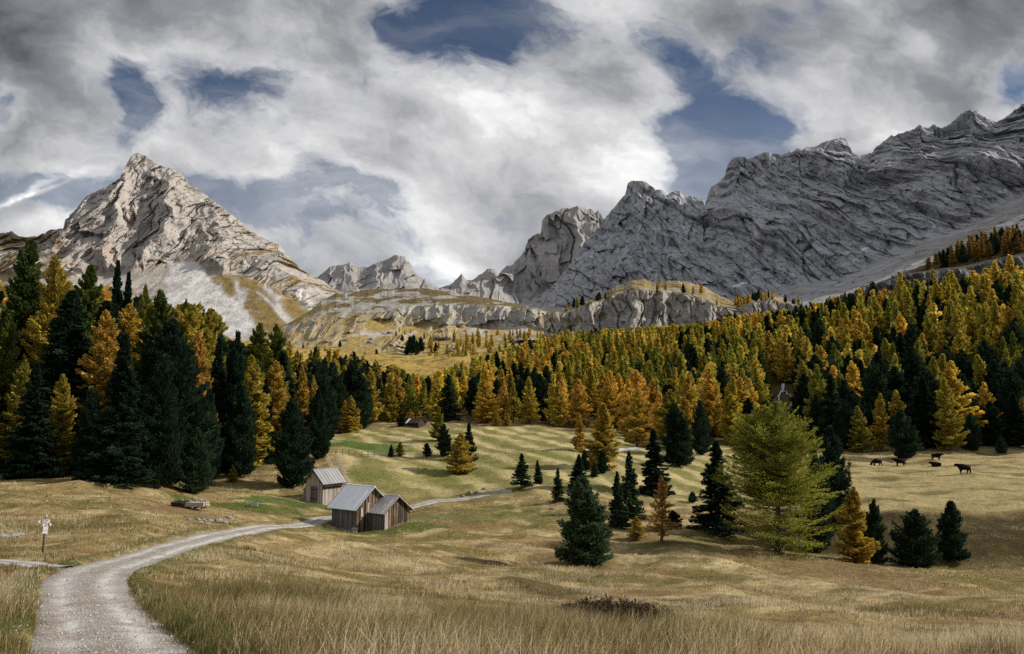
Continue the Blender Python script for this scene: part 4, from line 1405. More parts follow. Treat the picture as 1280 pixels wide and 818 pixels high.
hand(634, 537, 516, 12, 'larch', 0.66, "small golden larch at the top of the meadow, one of a pair", D=227, group="pair of small golden larches at the top of the meadow")
hand(291, 603, 581, 13, 'larch', 0.5, "tiny yellow larch alone on the grass in front of the left wood", lo=90)
# the tall wood on the left
hand(398, 572, 491, 28, 'pine', 0.2, "dark stone pine at the corner of the wood above the cart track", D=139)
hand(363, 597, 496, 48, 'pine', 0.25, "broad dark stone pine at the wood's edge behind the back hut", D=120)
hand(244, 607, 534, 38, 'pine', 0.55, "low blue green stone pine in front of the tall wood", D=104, lush=1.1)
hand(299, 579, 480, 36, 'pine', 0.3, "rounded dark stone pine behind the tiny yellow larch", D=124)
hand(259, 566, 481, 28, 'pine', 0.25, "slim dark pine behind the low blue green pine", D=117)
hand(145, 608, 415, 64, 'spruce', 0.15, "tall dark spruce standing foremost in the left wood", D=92, style='big')
hand(196, 600, 440, 56, 'pine', 0.15, "tall dark pine between the foremost spruce and the low blue green pine", D=100, style='big')
hand(38, 600, 452, 56, 'spruce', 0.12, "dark spruce above the signpost", D=95, style='big')
hand(108, 596, 482, 38, 'pine', 0.3, "dull green pine between the foremost spruce and the spruce above the signpost", D=98, style='big')
hand(120, 560, 386, 56, 'larch', 0.80, "tawny larch with layered branches behind the foremost spruce", D=106, style='big', lush=1.0)
hand(58, 565, 318, 62, 'larch', 0.60, "tallest golden larch of the left wood, full to the ground", D=112, style='big', lush=.9)
hand(72, 590, 466, 34, 'larch', 0.52, "low yellow larch in front of the tallest golden one", D=99, style='big', lush=1.0)
hand(20, 580, 448, 38, 'larch', 0.40, "yellowish larch at the border of the picture above the signpost spruce", D=101, style='big', lush=.95)
hand(4, 575, 390, 46, 'larch', 0.16, "green larch cut by the border of the picture", D=106, style='big', lush=1.0)
hand(22, 560, 296, 62, 'larch', 0.02, "tallest dark green larch with its tip above the pale shoulder", D=120, style='big', lush=1.0)
hand(101, 555, 328, 56, 'larch', 0.08, "bluish green larch beside the tallest golden larch", D=122, style='big', lush=1.05)
hand(133, 550, 323, 40, 'spruce', 0.05, "spiky black green spruce topping the left wood under the pale peak", D=128, style='big')
hand(150, 550, 338, 38, 'spruce', 0.08, "second spiky spruce close to the one under the pale peak", D=130, style='big')
hand(188, 560, 360, 58, 'larch', 0.05, "broad dark green larch behind the tall dark pine", D=116, style='big', lush=1.05)
hand(170, 555, 354, 34, 'larch', 0.30, "olive larch tip behind the spiky spruces", D=130, style='big', lush=1.05)
hand(240, 560, 412, 38, 'larch', 0.84, "rust coloured larch behind the low blue green pine", D=124, style='big')
hand(249, 545, 383, 52, 'larch', 0.52, "wide golden yellow larch above the rust coloured one", D=142, style='big', lush=.9)
hand(228, 545, 372, 26, 'larch', 0.12, "dark green larch tip against the scree fan", D=150, style='big', lush=1.05)
hand(268, 550, 420, 36, 'spruce', 0.1, "dark spruce beside the rust coloured larch", D=128, style='big')
hand(290, 550, 412, 34, 'pine', 0.15, "dark pine high in the wood behind the rounded stone pine", D=135, style='big')
hand(320, 545, 402, 44, 'larch', 0.20, "olive green larch in the middle of the left wood", D=165, style='big', lush=1.0)
hand(342, 560, 450, 38, 'larch', 0.68, "orange larch above the broad stone pine", D=140, style='big')
hand(346, 540, 404, 42, 'larch', 0.17, "mossy green larch behind the orange one", D=172, style='big', lush=1.0)
hand(330, 555, 470, 30, 'spruce', 0.05, "dark spruce between the rounded and the broad stone pine", D=134)
hand(375, 550, 455, 22, 'larch', 0.72, "orange larch above the corner of the wood", D=160)
hand(388, 545, 468, 20, 'larch', 0.64, "gold larch just behind the corner pine of the wood", D=158)


# --- the forests: scattered stems, thinned to keep their distance
# rows that the crowns of the scattered stems do not overtop (the photograph's forest skyline)
SKYLINE = ([-130, 190, 235, 300, 340, 380, 420, 460, 500, 530, 560, 580, 620, 660, 700, 760, 830, 880, 920, 1000, 1060, 1100, 1150, 1200, 1280, 1350],
           [302, 366, 380, 400, 412, 426, 438, 451, 462, 474, 462, 450, 440, 428, 416, 413, 409, 405, 396, 386, 368, 352, 328, 302, 268, 250])


def in_front_clear(px, py):
    """Openings in the forest that the photograph shows."""
    if 966 < px < 992 and 452 < py < 512:
        return True
    return False


def scatter():
    cand = []
    rr = np.random.default_rng(21)

    def dmax(px):
        return float(np.interp(px, [-120, 200, 300, 400, 480, 530, 580, 650, 700, 1340], [320, 360, 390, 430, 415, 372, 400, 465, 500, 505]))
    pts = []
    cell = {}

    def ok(x, y, dmin):
        ci, cj = int(x // 8), int(y // 8)
        for i in range(ci - 2, ci + 3):
            for j in range(cj - 2, cj + 3):
                for (qx, qy) in cell.get((i, j), ()):
                    if (qx - x) ** 2 + (qy - y) ** 2 < dmin * dmin:
                        return False
        return True
    for T in TREES:
        cell.setdefault((int(T['x'] // 8), int(T['y'] // 8)), []).append((T['x'], T['y']))
    n_try = 26000
    U = rr.uniform(0, 1, (n_try, 6))
    for k in range(n_try):
        D = math.sqrt(U[k, 0] * (508 ** 2 - 92 ** 2) + 92 ** 2)
        px = -130 + 1480 * U[k, 1]
        e = float(FE_np(px))
        if D < e + 3 or D > dmax(px):
            continue
        left = px < 500
        x = (px - 640) / F * D * 0.995
        near = D < 170
        dens = 5.2 if near else (5.0 if D > 455 else 7.2)
        if px < 420 and D > 200:
            dens = 7.5
        if not ok(x, D, dens * (0.8 + 0.5 * U[k, 2])):
            continue
        cell.setdefault((int(x // 8), int(D // 8)), []).append((x, D))
        pts.append((px, x, D, U[k, 3], U[k, 4], U[k, 5], left))
    P = np.array([(p[1], p[2]) for p in pts])
    Z = ground_z(P[:, 0], P[:, 1])
    for (px, x, D, a, b, c, left), z in zip(pts, Z):
        px, py, dep = project(x, D, z)
        clump = float(pn(x / 34, D / 34, 4.4))
        if left:
            pl = 0.25 if D < 135 else 0.46
            pl += 0.15 * sstep(px, 330, 450)
            h = 13 + 9 * a if D < 240 else 11 + 7 * a
            if px < 270:
                h = 21 + 6 * a
            row = "edge" if D < float(FE_np(px)) + 22 else ("upper" if D > 290 else "middle")
            region = "left wood"
        else:
            pl = 0.72 + 0.18 * (1 - sstep(px, 720, 900))
            pl -= 0.42 * sstep(px, 930, 1010) * (1 - sstep(D, 240, 330))
            U2 = (a * 7.31) % 1.0
            h = (10.5 + 6.5 * a) * (1 + .26 * float(sstep(px, 740, 860)))
            if D > 455 and px > 1040:
                pl, h = 0.60, 9.5 + 4 * a
            row = "edge" if D < float(FE_np(px)) + 20 else ("upper" if D > 400 else "middle")
            region = "forest"
        rusty = D > 440 and px > 1040
        pl += 0.5 * clump
        if b < pl:
            kind = 'larch'
            if left:
                tint = 0.30 + 0.52 * c + 0.25 * clump
                lush = 0.85 + 0.3 * a
            else:
                tint = 0.25 + 0.44 * c + 0.27 * float(pn(x / 60, D / 60, 9.4)) + 0.06 * sstep(D, 380, 500)
                lush = 1.10 + 0.65 * U2
            if rusty:
                tint, lush = 0.72 + 0.28 * c, 0.62 + .2 * a
            w = h * (0.31 + 0.12 * c)
        else:
            kind = 'pine' if c < 0.75 else 'spruce'
            tint = 0.05 + 0.4 * a
            lush = 0.9
            w = h * (0.34 + 0.10 * a)
            h *= 0.9
        top = project(x, D, z + h)[1]
        skip = False
        line = float(np.interp(px, *SKYLINE))
        if top < line + 3 * math.sin(px * 0.9):
            hn = h * (py - line) / max(py - top, 1)
            if hn < 0.55 * h:
                skip = True
            else:
                w *= (hn / h) ** .5
                h = hn
                top = line
        # the waterfall's clearing and the rock step stay open
        hwp = w / dep * F / 2
        if D < 330 and px + hwp * .8 > 966 and px - hwp * .8 < 993 and top < 508 and py > 462:
            skip = True
        if D < 446 and px > 1105 and D > 300 and (a * 13.7) % 1 < .8:
            q = np.interp(px, [1105, 1130, 1200, 1290, 1340], [362, 352, 347, 338, 330])
            if top < q:
                h *= max(0.45, (py - q) / max(py - top, 1))
        if 436 < D < 462 and px > 1095:
            skip = True
        if 508 < px < 536 and D < 238:
            skip = True
        if skip:
            continue
        TREES.append(dict(x=x, y=D, z=float(z) - 0.1, h=h, w=w, kind=kind, tint=float(np.clip(tint, 0, 1)), lush=lush, label=None, region=region, row=row, hand=False, style=None, px=px))


scatter()


def alp_trees():
    rr = np.random.default_rng(33)
    used = []

    def put(P, pxs, vv, px, v, h, kind, tint, region, lush=1.0):
        j = int(np.argmin(abs(pxs - px)))
        i = int(np.argmin(abs(vv - v)))
        x, y, z = P[i, j]
        if any((x - a) ** 2 + (y - b) ** 2 < 12 for a, b in used):
            return
        used.append((x, y))
        TREES.append(dict(x=float(x), y=float(y), z=float(z) - .2, h=h, w=h * rr.uniform(.36, .46), kind=kind, tint=tint, lush=lush, label=None, region=region, row="", hand=False, style=None, px=px))
    for _ in range(150):
        px = rr.uniform(535, 712)
        v = rr.uniform(0.35, 1.75) * (0.75 + 0.25 * sstep(px, 540, 600))
        put(ALP_P, ALP_PX, ALP_V, px, v, rr.uniform(5.5, 9.5), 'larch', rr.uniform(.45, .66), "alp", 1.15)
    for _ in range(26):
        put(ALP_P, ALP_PX, ALP_V, rr.uniform(330, 540), rr.uniform(.4, 1.9), rr.uniform(3.5, 7), 'larch' if rr.uniform() < .6 else 'pine', rr.uniform(.4, .6), "alp", 1.1)
    for px, v, h in ((512, 1.0, 13), (517, .95, 15), (522, .9, 12), (527, 1.0, 12), (508, .9, 10), (545, .95, 9), (398, 1.0, 7), (406, 1.1, 6)):
        put(ALP_P, ALP_PX, ALP_V, px, v, h, 'pine', .2, "alp")
    for _ in range(46):
        px = rr.choice([rr.uniform(700, 760), rr.uniform(800, 905), rr.uniform(920, 1000)])
        kind = 'pine' if rr.uniform() < .5 else 'larch'
        put(KN_P, KN_PX, KN_V, px, rr.uniform(1.98, 2.5), rr.uniform(4, 8.5), kind, rr.uniform(.1, .4) if kind == 'pine' else rr.uniform(.5, .75), "knoll", 1.1)
    for _ in range(30):
        px = rr.uniform(690, 1010)
        put(KN_P, KN_PX, KN_V, px, rr.uniform(.4, .9), rr.uniform(4, 7), 'pine' if rr.uniform() < .4 else 'larch', rr.uniform(.4, .6), "knoll foot", 1.0)


alp_trees()


def visible_area():
    """How much of each tree stands free when nearer trees are drawn first (coarse 640 x 409 raster)."""
    W, H = 640, 409
    free = np.ones((H, W), bool)
    yy, xx = np.mgrid[0:H, 0:W]
    for T in sorted(TREES, key=lambda T: T['y']):
        px, pyb, dep = project(T['x'], T['y'], T['z'])
        _, pyt, _ = project(T['x'], T['y'], T['z'] + T['h'])
        hw = T['w'] / dep * F / 2
        T['hpx'] = pyb - pyt
        x0, x1 = int(max(0, (px - hw) / 2)), int(min(W, (px + hw) / 2 + 2))
        y0, y1 = int(max(0, pyt / 2)), int(min(H, pyb / 2 + 1))
        T['vis'] = 0
        if x1 <= x0 or y1 <= y0:
            continue
        gx, gy = xx[y0:y1, x0:x1] * 2 + 1, yy[y0:y1, x0:x1] * 2 + 1
        frac = np.clip((gy - pyt) / max(pyb - pyt, 1), 0, 1)
        m = (np.abs(gx - px) < hw * np.minimum(1, 0.12 + 1.15 * frac ** 0.75)) & free[y0:y1, x0:x1]
        T['vis'] = int(m.sum()) * 4
        free[y0:y1, x0:x1] &= ~m


visible_area()


def tint_word(T):
    if T['kind'] != 'larch':
        return "dark green" if T['tint'] < 0.30 else "green"
    t = T['tint']
    return "green" if t < .22 else "yellow green" if t < .40 else "yellow" if t < .54 else "golden" if t < .70 else "orange"


ROWS = {"edge": "front row", "middle": "middle", "upper": "top fringe"}


def sector(T):
    px = T['px']
    if T['region'] == "left wood":
        lst = [(40, "above the signpost's meadow"), (110, "near the tallest golden larch"), (190, "behind the foremost spruce"), (240, "behind the low blue green pine"), (310, "below the scree fan"),
               (350, "behind the tiny yellow larch"), (400, "behind the back hut"), (450, "behind the free-standing golden larch"), (9999, "towards the tiny cabin")]
        place = "the tall wood's " + ROWS[T['row']]
    elif T['region'] == "forest":
        lst = [(560, "near the tiny cabin"), (640, "above the golden bushy larch"), (710, "above the pointed spruces"), (775, "behind the big golden larch"), (850, "behind the lemon yellow larch"), (920, "behind the wide-skirted spruce"),
               (1000, "around the waterfall"), (1060, "behind the huge green larch"), (1130, "behind the grazing cow"), (1190, "behind the lying cow"), (9999, "behind the standing cow")]
        place = "the forest's " + ROWS[T['row']]
    elif T['region'] == "alp":
        lst = [(470, "under the pale peak's flank"), (560, "under the brown saddle"), (640, "below the scree"), (9999, "next to the cliff knoll")]
        place = "the sunlit golden alp"
    elif T['region'] == "knoll":
        lst = [(780, "at its low end"), (860, "on its crest"), (9999, "at its wooded end")]
        place = "top of the pale cliff knoll"
    else:
        lst = [(780, "at its low end"), (860, "below its crest"), (9999, "at its wooded end")]
        place = "the foot of the pale cliff knoll"
    for lim, w in lst:
        if px < lim:
            return place, w


PLURAL = {'larch': 'larches', 'pine': 'pines', 'spruce': 'spruces'}


def name_trees(ind):
    """Labels of the scattered trees: colour, row and what stands near; within one such set the tallest and the shortest are told apart."""
    sets = {}
    for T in ind:
        if not T['label']:
            place, w = sector(T)
            sets.setdefault((tint_word(T), T['kind'], place, w), []).append(T)
    for (col, kind, place, w), lst in sets.items():
        lst.sort(key=lambda T: -T['hpx'])
        at_ = "on" if ("alp" in place or "top of" in place) else ("at" if "foot" in place or "fringe" in place else "in")
        base = f"{col} {kind} {at_} {place} {w}"
        n = len(lst)
        for k, T in enumerate(lst):
            if n == 1:
                T['label'] = "only " + base
            elif k == 0:
                T['label'] = ("taller " if n == 2 else "tallest ") + base
            elif k == n - 1:
                T['label'] = ("shorter " if n == 2 else "shortest ") + base
            else:
                T['label'] = "middle-sized " + base
            T['group'] = f"{T['label'].split()[0]} {col} {PLURAL[kind]} {at_} {place} {w}" if 1 < n and 0 < k < n - 1 else f"{kind} trees {at_} {place}"


def make_tree(T, i):
    kind = T['kind']
    rz = (i * 2.39996) % (2 * pi)
    r = random.Random(i)
    sx = T['w']
    if T['hand'] or T['hpx'] > 56:
        if T['style'] == 'broad':
            tr, cr, asp = PROTO_BROAD
        elif T['style'] == 'sparse':
            tr, cr, asp = PROTO_SPARSE
        elif T['style'] == 'big' or T['hpx'] > 150:
            tr, cr, asp = r.choice(PROTO_BIG[kind])
        else:
            tr, cr, asp = r.choice(PROTO[kind])
        o = empty(NAME[kind], (T['x'], T['y'], T['z']), rz)
        s = sx / asp
        o.scale = (s, s, T['h'])
        a = link_obj("trunk", tr, None, o)
        b = link_obj("crown", cr, None, o)
        b['tint'], b['lush'] = T['tint'], T['lush']
    else:
        me, asp = r.choice(PROTO_FAR[kind])
        o = bpy.data.objects.new(NAME[kind], me)
        COL.objects.link(o)
        o.location = (T['x'], T['y'], T['z'])
        o.rotation_euler = (r.gauss(0, .03), r.gauss(0, .03), rz)
        s = sx / asp
        o.scale = (s * r.uniform(.85, 1.15), s * r.uniform(.85, 1.15), T['h'])
        o['tint'], o['lush'] = T['tint'], T['lush']
    tag(o, T['label'], CAT[kind], T.get('group'))


def plant():
    ind, rest = [], []
    for kind in ('larch', 'pine', 'spruce'):
        ks = sorted([T for T in TREES if T['kind'] == kind], key=lambda T: (not T['hand'], -T['vis']))
        lim = 292
        for n, T in enumerate(ks):
            (ind if (T['hand'] or (n < lim and T['vis'] > 24)) else rest).append(T)
    name_trees(ind)
    for i, T in enumerate(ind):
        make_tree(T, i)
    # the remaining stems deep in the forest read as one mass
    V, Fq, F5, MI, TU, SG, TI, LU = [], [], [], [], [], [], [], []
    lows = {k: [conifer_geo(900 + j, k, 320, 60, 0.14, {'larch': .38, 'pine': .4, 'spruce': .3}[k], t0=.04) for j in range(3)] for k in ('larch', 'pine', 'spruce')}
    off = 0
    for j, T in enumerate(rest):
        (tv, tf), (cv, cf, tu, sg) = lows[T['kind']][j % 3]
        asp = {'larch': .38, 'pine': .4, 'spruce': .3}[T['kind']]
        a = j * 2.39996
        s = T['w'] / asp
        v = cv
        R = np.array([[cos(a), -sin(a)], [sin(a), cos(a)]])
        q = np.empty_like(v)
        q[:, :2] = v[:, :2] @ R.T * s + (T['x'], T['y'])
        q[:, 2] = v[:, 2] * T['h'] + T['z']
        V.append(q)
        F5.append(cf + off)
        off += len(v)
        MI.append(np.full(len(cf), 0 if T['kind'] == 'larch' else 1))
        TU.append(tu)
        SG.append(sg)
        TI.append(np.full(len(cf), T['tint']))
        LU.append(np.full(len(cf), T['lush']))
    me = np_mesh("forest_mass", np.concatenate(V), [np.concatenate(F5)])
    me.materials.append(M_LARCH_S)
    me.materials.append(M_DARK_S)
    me.polygons.foreach_set('material_index', np.concatenate(MI).astype(np.int32))
    for nm, arr in (("tuft", TU), ("sprig", SG), ("tint", TI), ("lush", LU)):
        vattr(me, nm, np.concatenate(arr), 'FACE')
    o = link_obj("forest_undergrowth", me)
    tag(o, "remaining larches and pines deep in the forest", None, None, 'stuff')
    print("TREES individual", len(ind), "mass", len(rest))


plant()
# ------------------------------------------------------------------ small mesh builder
class MB:
    def __init__(self):
        self.v, self.f, self.s, self.n = [], [], [], 0

    def add(self, v, faces, shade=None):
        v = np.asarray(v, float)
        self.v.append(v)
        for f in faces:
            self.f.append(tuple(int(i) + self.n for i in f))
            self.s.append(random.random() if shade is None else shade)
        self.n += len(v)

    def hexa(self, p, shade=None):
        """8 corners: bottom 4 (counter-clockwise), top 4."""
        self.add(p, [(3, 2, 1, 0), (4, 5, 6, 7), (0, 1, 5, 4), (1, 2, 6, 5), (2, 3, 7, 6), (3, 0, 4, 7)], random.random() if shade is None else shade)

    def box(self, c, size, rz=0.0, shade=None):
        cx, cy, cz = c
        sx, sy, sz = (k / 2 for k in size)
        p = []
        for z in (-sz, sz):
            for x, y in ((-sx, -sy), (sx, -sy), (sx, sy), (-sx, sy)):
                p.append((cx + x * cos(rz) - y * sin(rz), cy + x * sin(rz) + y * cos(rz), cz + z))
        self.hexa(p, shade)

    def bar(self, p0, p1, w, h, shade=None):
        p0, p1 = np.array(p0, float), np.array(p1, float)
        d = p1 - p0
        d /= np.linalg.norm(d)
        up = np.array((0, 0, 1.0)) if abs(d[2]) < 0.95 else np.array((0, 1.0, 0))
        a = np.cross(d, up)
        a /= np.linalg.norm(a)
        b = np.cross(a, d)
        q = []
        for e in (p0, p1):
            for sx, sy in ((-1, -1), (1, -1), (1, 1), (-1, 1)):
                q.append(e + a * sx * w / 2 + b * sy * h / 2)
        self.hexa(q, shade)

    def rod(self, p0, p1, r0, r1=None, n=8, shade=None):
        v, f = tube(p0, p1, r0, r1 if r1 is not None else r0, n)
        sh = random.random() if shade is None else shade
        self.add(v, [tuple(x) for x in f] + [tuple(range(n))[::-1], tuple(range(n, 2 * n))], sh)

    def build(self, name, mat, parent=None, smooth=False):
        me = bpy.data.meshes.new(name)
        me.from_pydata(np.concatenate(self.v).tolist(), [], self.f)
        me.update()
        vattr(me, "board", self.s, 'FACE')
        if smooth:
            me.polygons.foreach_set('use_smooth', np.ones(len(me.polygons), bool))
        return link_obj(name, me, mat, parent)


def wood_material(name, cols, streak=1.0, rough=0.85):
    m, t, b, _ = material(name)
    pos = t.node('ShaderNodeTexCoord').outputs['Object']
    bd = t.attr("board")
    n = t.noise(t.mapping(pos, (16, 16, 1.1)), 1.0, 7, 0.7)
    n2 = t.noise(t.mapping(pos, (2, 2, .7)), 1.0, 5, 0.6)
    k = t.math('ADD', t.math('MULTIPLY', bd, 0.45), t.math('MULTIPLY', n, 0.55 * streak))
    k = t.math('ADD', k, t.math('MULTIPLY', t.math('SUBTRACT', n2, .5), 0.5))
    c = t.ramp(k, cols)
    t._in(b.inputs['Base Color'], c)
    b.inputs['Roughness'].default_value = rough
    bump(t, b, n, 0.6, 0.02)
    return m


def metal_roof_material(name, a, bcol):
    m, t, b, _ = material(name)
    pos = t.node('ShaderNodeTexCoord').outputs['Object']
    n = t.noise(t.mapping(pos, (1.5, 1.5, 1.5)), 1.0, 6, 0.65)
    n2 = t.noise(t.mapping(pos, (9, 1.2, 2)), 1.0, 6, 0.7)
    bd = t.attr("board")
    k = t.math('ADD', t.math('MULTIPLY', n, .45), t.math('ADD', t.math('MULTIPLY', n2, .35), t.math('MULTIPLY', bd, .25)))
    t._in(b.inputs['Base Color'], t.ramp(k, [(0.3, a), (0.7, bcol)]))
    b.inputs['Metallic'].default_value = 0.0
    b.inputs['Roughness'].default_value = 0.45
    b.inputs['Specular IOR Level'].default_value = 0.4
    return m


M_OLD = wood_material("weathered_boards", [(0.18, (0.014, 0.012, 0.011)), (0.45, (0.045, 0.035, 0.030)), (0.62, (0.15, 0.098, 0.062)), (0.85, (0.42, 0.30, 0.20))])
M_GREYWOOD = wood_material("silver_boards", [(0.15, (0.05, 0.045, 0.045)), (0.45, (0.115, 0.105, 0.105)), (0.75, (0.205, 0.195, 0.20)), (0.95, (0.30, 0.28, 0.27))])
M_PALEWOOD = wood_material("bleached_boards", [(0.1, (0.12, 0.10, 0.09)), (0.4, (0.25, 0.215, 0.195)), (0.7, (0.40, 0.36, 0.335)), (0.95, (0.55, 0.51, 0.48))])
M_DARKWOOD = wood_material("dark_beams", [(0.1, (0.018, 0.014, 0.012)), (0.6, (0.06, 0.045, 0.036)), (0.95, (0.12, 0.09, 0.07))])
M_ROOF = metal_roof_material("zinc_sheet", (0.74, 0.79, 0.87), (0.88, 0.92, 0.97))
M_ROOF2 = metal_roof_material("new_zinc_and_glint", (0.82, 0.83, 0.84), (0.88, 0.885, 0.89))  # bright barn sheet, and the glint painted on the cabin roof
M_ROOF3 = metal_roof_material("dull_sheet", (0.42, 0.40, 0.40), (0.62, 0.595, 0.59))


M_BLEACH = wood_material("sun_bleached_gable", [(0.1, (0.22, 0.18, 0.15)), (0.4, (0.42, 0.36, 0.32)), (0.7, (0.56, 0.50, 0.47)), (0.95, (0.66, 0.60, 0.57))])
M_OLDROOF = metal_roof_material("old_sheet", (0.20, 0.205, 0.215), (0.33, 0.335, 0.345))


def stone_material(name, a, bcol):
    m, t, b, _ = material(name)
    pos = t.node('ShaderNodeTexCoord').outputs['Object']
    n = t.noise(pos, 5.0, 7, 0.7)
    t._in(b.inputs['Base Color'], t.ramp(n, [(0.3, a), (0.7, bcol)]))
    bump(t, b, n, 0.8, 0.06)
    return m


M_STONE = stone_material("field_stone", (0.14, 0.13, 0.12), (0.36, 0.35, 0.33))
M_CONC = stone_material("old_concrete", (0.25, 0.24, 0.23), (0.42, 0.41, 0.40))


def board_wall(mb, p0, p1, h0, h1, apex=None, thick=0.04, bw=0.15, z0=0.0, gap=0.012, only=None):
    """Upright boards from p0 to p1; top line runs h0 -> (apex) -> h1. Each board a little proud of the next."""
    p0, p1 = np.array(p0, float), np.array(p1, float)
    L = np.linalg.norm(p1 - p0)
    d = (p1 - p0) / L
    nrm = np.array((d[1], -d[0]))
    s = 0.0

    def top(q):
        q = q / L
        if apex is None:
            return h0 + (h1 - h0) * q
        return h0 + (apex - h0) * q / 0.5 if q < .5 else apex + (h1 - apex) * (q - .5) / .5
    while s < L - 0.02:
        w = min(bw * random.uniform(0.7, 1.35), L - s)
        if apex is not None and s < L / 2 < s + w:
            w = L / 2 - s if L / 2 - s > 0.03 else w
        off = random.uniform(0, 0.025)
        a, b_ = p0 + d * (s + gap / 2), p0 + d * (s + w - gap / 2)
        o1, o0 = nrm * (thick / 2 + off), -nrm * thick / 2
        zb = z0 + random.uniform(-0.04, 0.05)
        sh = random.random()
        if only is None or only(s / L, sh):
            mb.hexa([(*(a + o1), zb), (*(b_ + o1), zb), (*(b_ + o0), zb), (*(a + o0), zb),
                     (*(a + o1), top(s)), (*(b_ + o1), top(s + w)), (*(b_ + o0), top(s + w)), (*(a + o0), top(s))], sh)
        s += w


def roof_slab(mb, e0, e1, r1, r0, thick=0.05, seams=8, seam_h=0.035, skip=()):
    """Sheet from eave e0-e1 up to ridge r0-r1 built of separate strips with standing seams."""
    e0, e1, r0, r1 = (np.array(k, float) for k in (e0, e1, r0, r1))
    n = np.cross(e1 - e0, r0 - e0)
    n /= np.linalg.norm(n)
    if n[2] < 0:
        n = -n
    for i in range(seams):
        if i in skip:
            continue
        q0, q1 = i / seams, (i + 1) / seams
        a, b_, c, d_ = e0 + (e1 - e0) * q0, e0 + (e1 - e0) * q1, r0 + (r1 - r0) * q1, r0 + (r1 - r0) * q0
        lift = n * (0.004 * (i % 2))
        mb.hexa([a + lift - n * thick, b_ + lift - n * thick, c + lift - n * thick, d_ + lift - n * thick, a + lift, b_ + lift, c + lift, d_ + lift])
        if 0 < i:
            mb.bar(a + n * (seam_h / 2 + .004), d_ + n * (seam_h / 2 + .004), 0.04, seam_h, 0.4)


def gable_house(name, label, cat, loc, rz, L, W, eave, apex, over_e, over_g, mats, roof_mat, seams, lower=-0.6, group=None, pale_strip=None, tall_front=False, wall_front_mat=None):
    """Local frame: ridge along x (0..-L behind the gable at x=0), gable face at x = 0 looking to +x, long wall at y = 0 looking to -y."""
    root = empty(name, loc, rz)
    tag(root, label, cat, group)
    long_mat, gable_mat = mats
    k = (apex - eave) / (W / 2)
    m1 = MB()
    board_wall(m1, (-L, 0), (0, 0), eave, eave, z0=lower)
    m1.build("side_wall", long_mat, root)
    m2 = MB()
    board_wall(m2, (0.0, 0.03), (0.0, W - 0.03), eave + .02, eave + .02, apex - 0.02, z0=lower)
    m2.build("gable_wall", gable_mat, root)
    m3 = MB()
    board_wall(m3, (0, W), (-L, W), eave, eave, z0=lower)
    m3.build("side_wall", long_mat, root)
    m4 = MB()
    board_wall(m4, (-L, W - .03), (-L, 0.03), eave + .02, eave + .02, apex - 0.02, z0=lower)
    m4.build("gable_wall", gable_mat, root)
    # corner posts, purlins and barge boards
    fr = MB()
    for x in (-0.06, -L + 0.06):
        for y in (0.07, W - 0.07):
            fr.box((x, y, (lower + eave) / 2), (0.14, 0.16, eave - lower - .02), 0, 0.5)
    for y, z in ((0, eave - .1), (W, eave - .1), (W / 2, apex - .18), (W / 4, (eave + apex) / 2 - .14), (3 * W / 4, (eave + apex) / 2 - .14)):
        fr.bar((-L - over_g + .08, y, z), (over_g - .08, y, z), 0.13, 0.15, 0.3)
    fr.build("timber_frame", M_DARKWOOD, root)
    zt = 0.07
    ye, ze = -over_e, eave - over_e * k
    rf = MB()
    roof_slab(rf, (-L - over_g, ye, ze + zt), (over_g, ye, ze + zt), (over_g, W / 2, apex + zt), (-L - over_g, W / 2, apex + zt), seams=seams, skip=pale_strip or ())
    roof_slab(rf, (over_g, W + over_e, ze + zt), (-L - over_g, W + over_e, ze + zt), (-L - over_g, W / 2, apex + zt), (over_g, W / 2, apex + zt), seams=seams)
    rf.bar((-L - over_g, W / 2, apex + zt + .02), (over_g, W / 2, apex + zt + .02), 0.22, 0.05, 0.5)
    roof = rf.build("roof", roof_mat, root)
    if pale_strip:
        ps = MB()
        roof_slab(ps, (-L - over_g, ye, ze + zt), (over_g, ye, ze + zt), (over_g, W / 2, apex + zt), (-L - over_g, W / 2, apex + zt), seams=seams, skip=[i for i in range(seams) if i not in pale_strip])
        o = ps.build("bright_roof_strip", M_ROOF2, roof)  # on the cabin this bright strip is a painted glint
        o['label'] = "new bright roof sheet; on the cabin a painted glint"
    for x in (over_g - 0.03, -L - over_g + 0.03):
        for ya in (ye - .02, W + over_e + .02):
            bb = MB()
            bb.bar((x, ya, ze - .03), (x, W / 2, apex - .03), 0.05, 0.17, 0.5)
            bb.build("barge_board", M_DARKWOOD, root)
    return root


def hut_loc(px, D, sink=0.0):
    x, y, z = ground_px(px, D)
    return x, y, float(land_z(x, y)) - sink


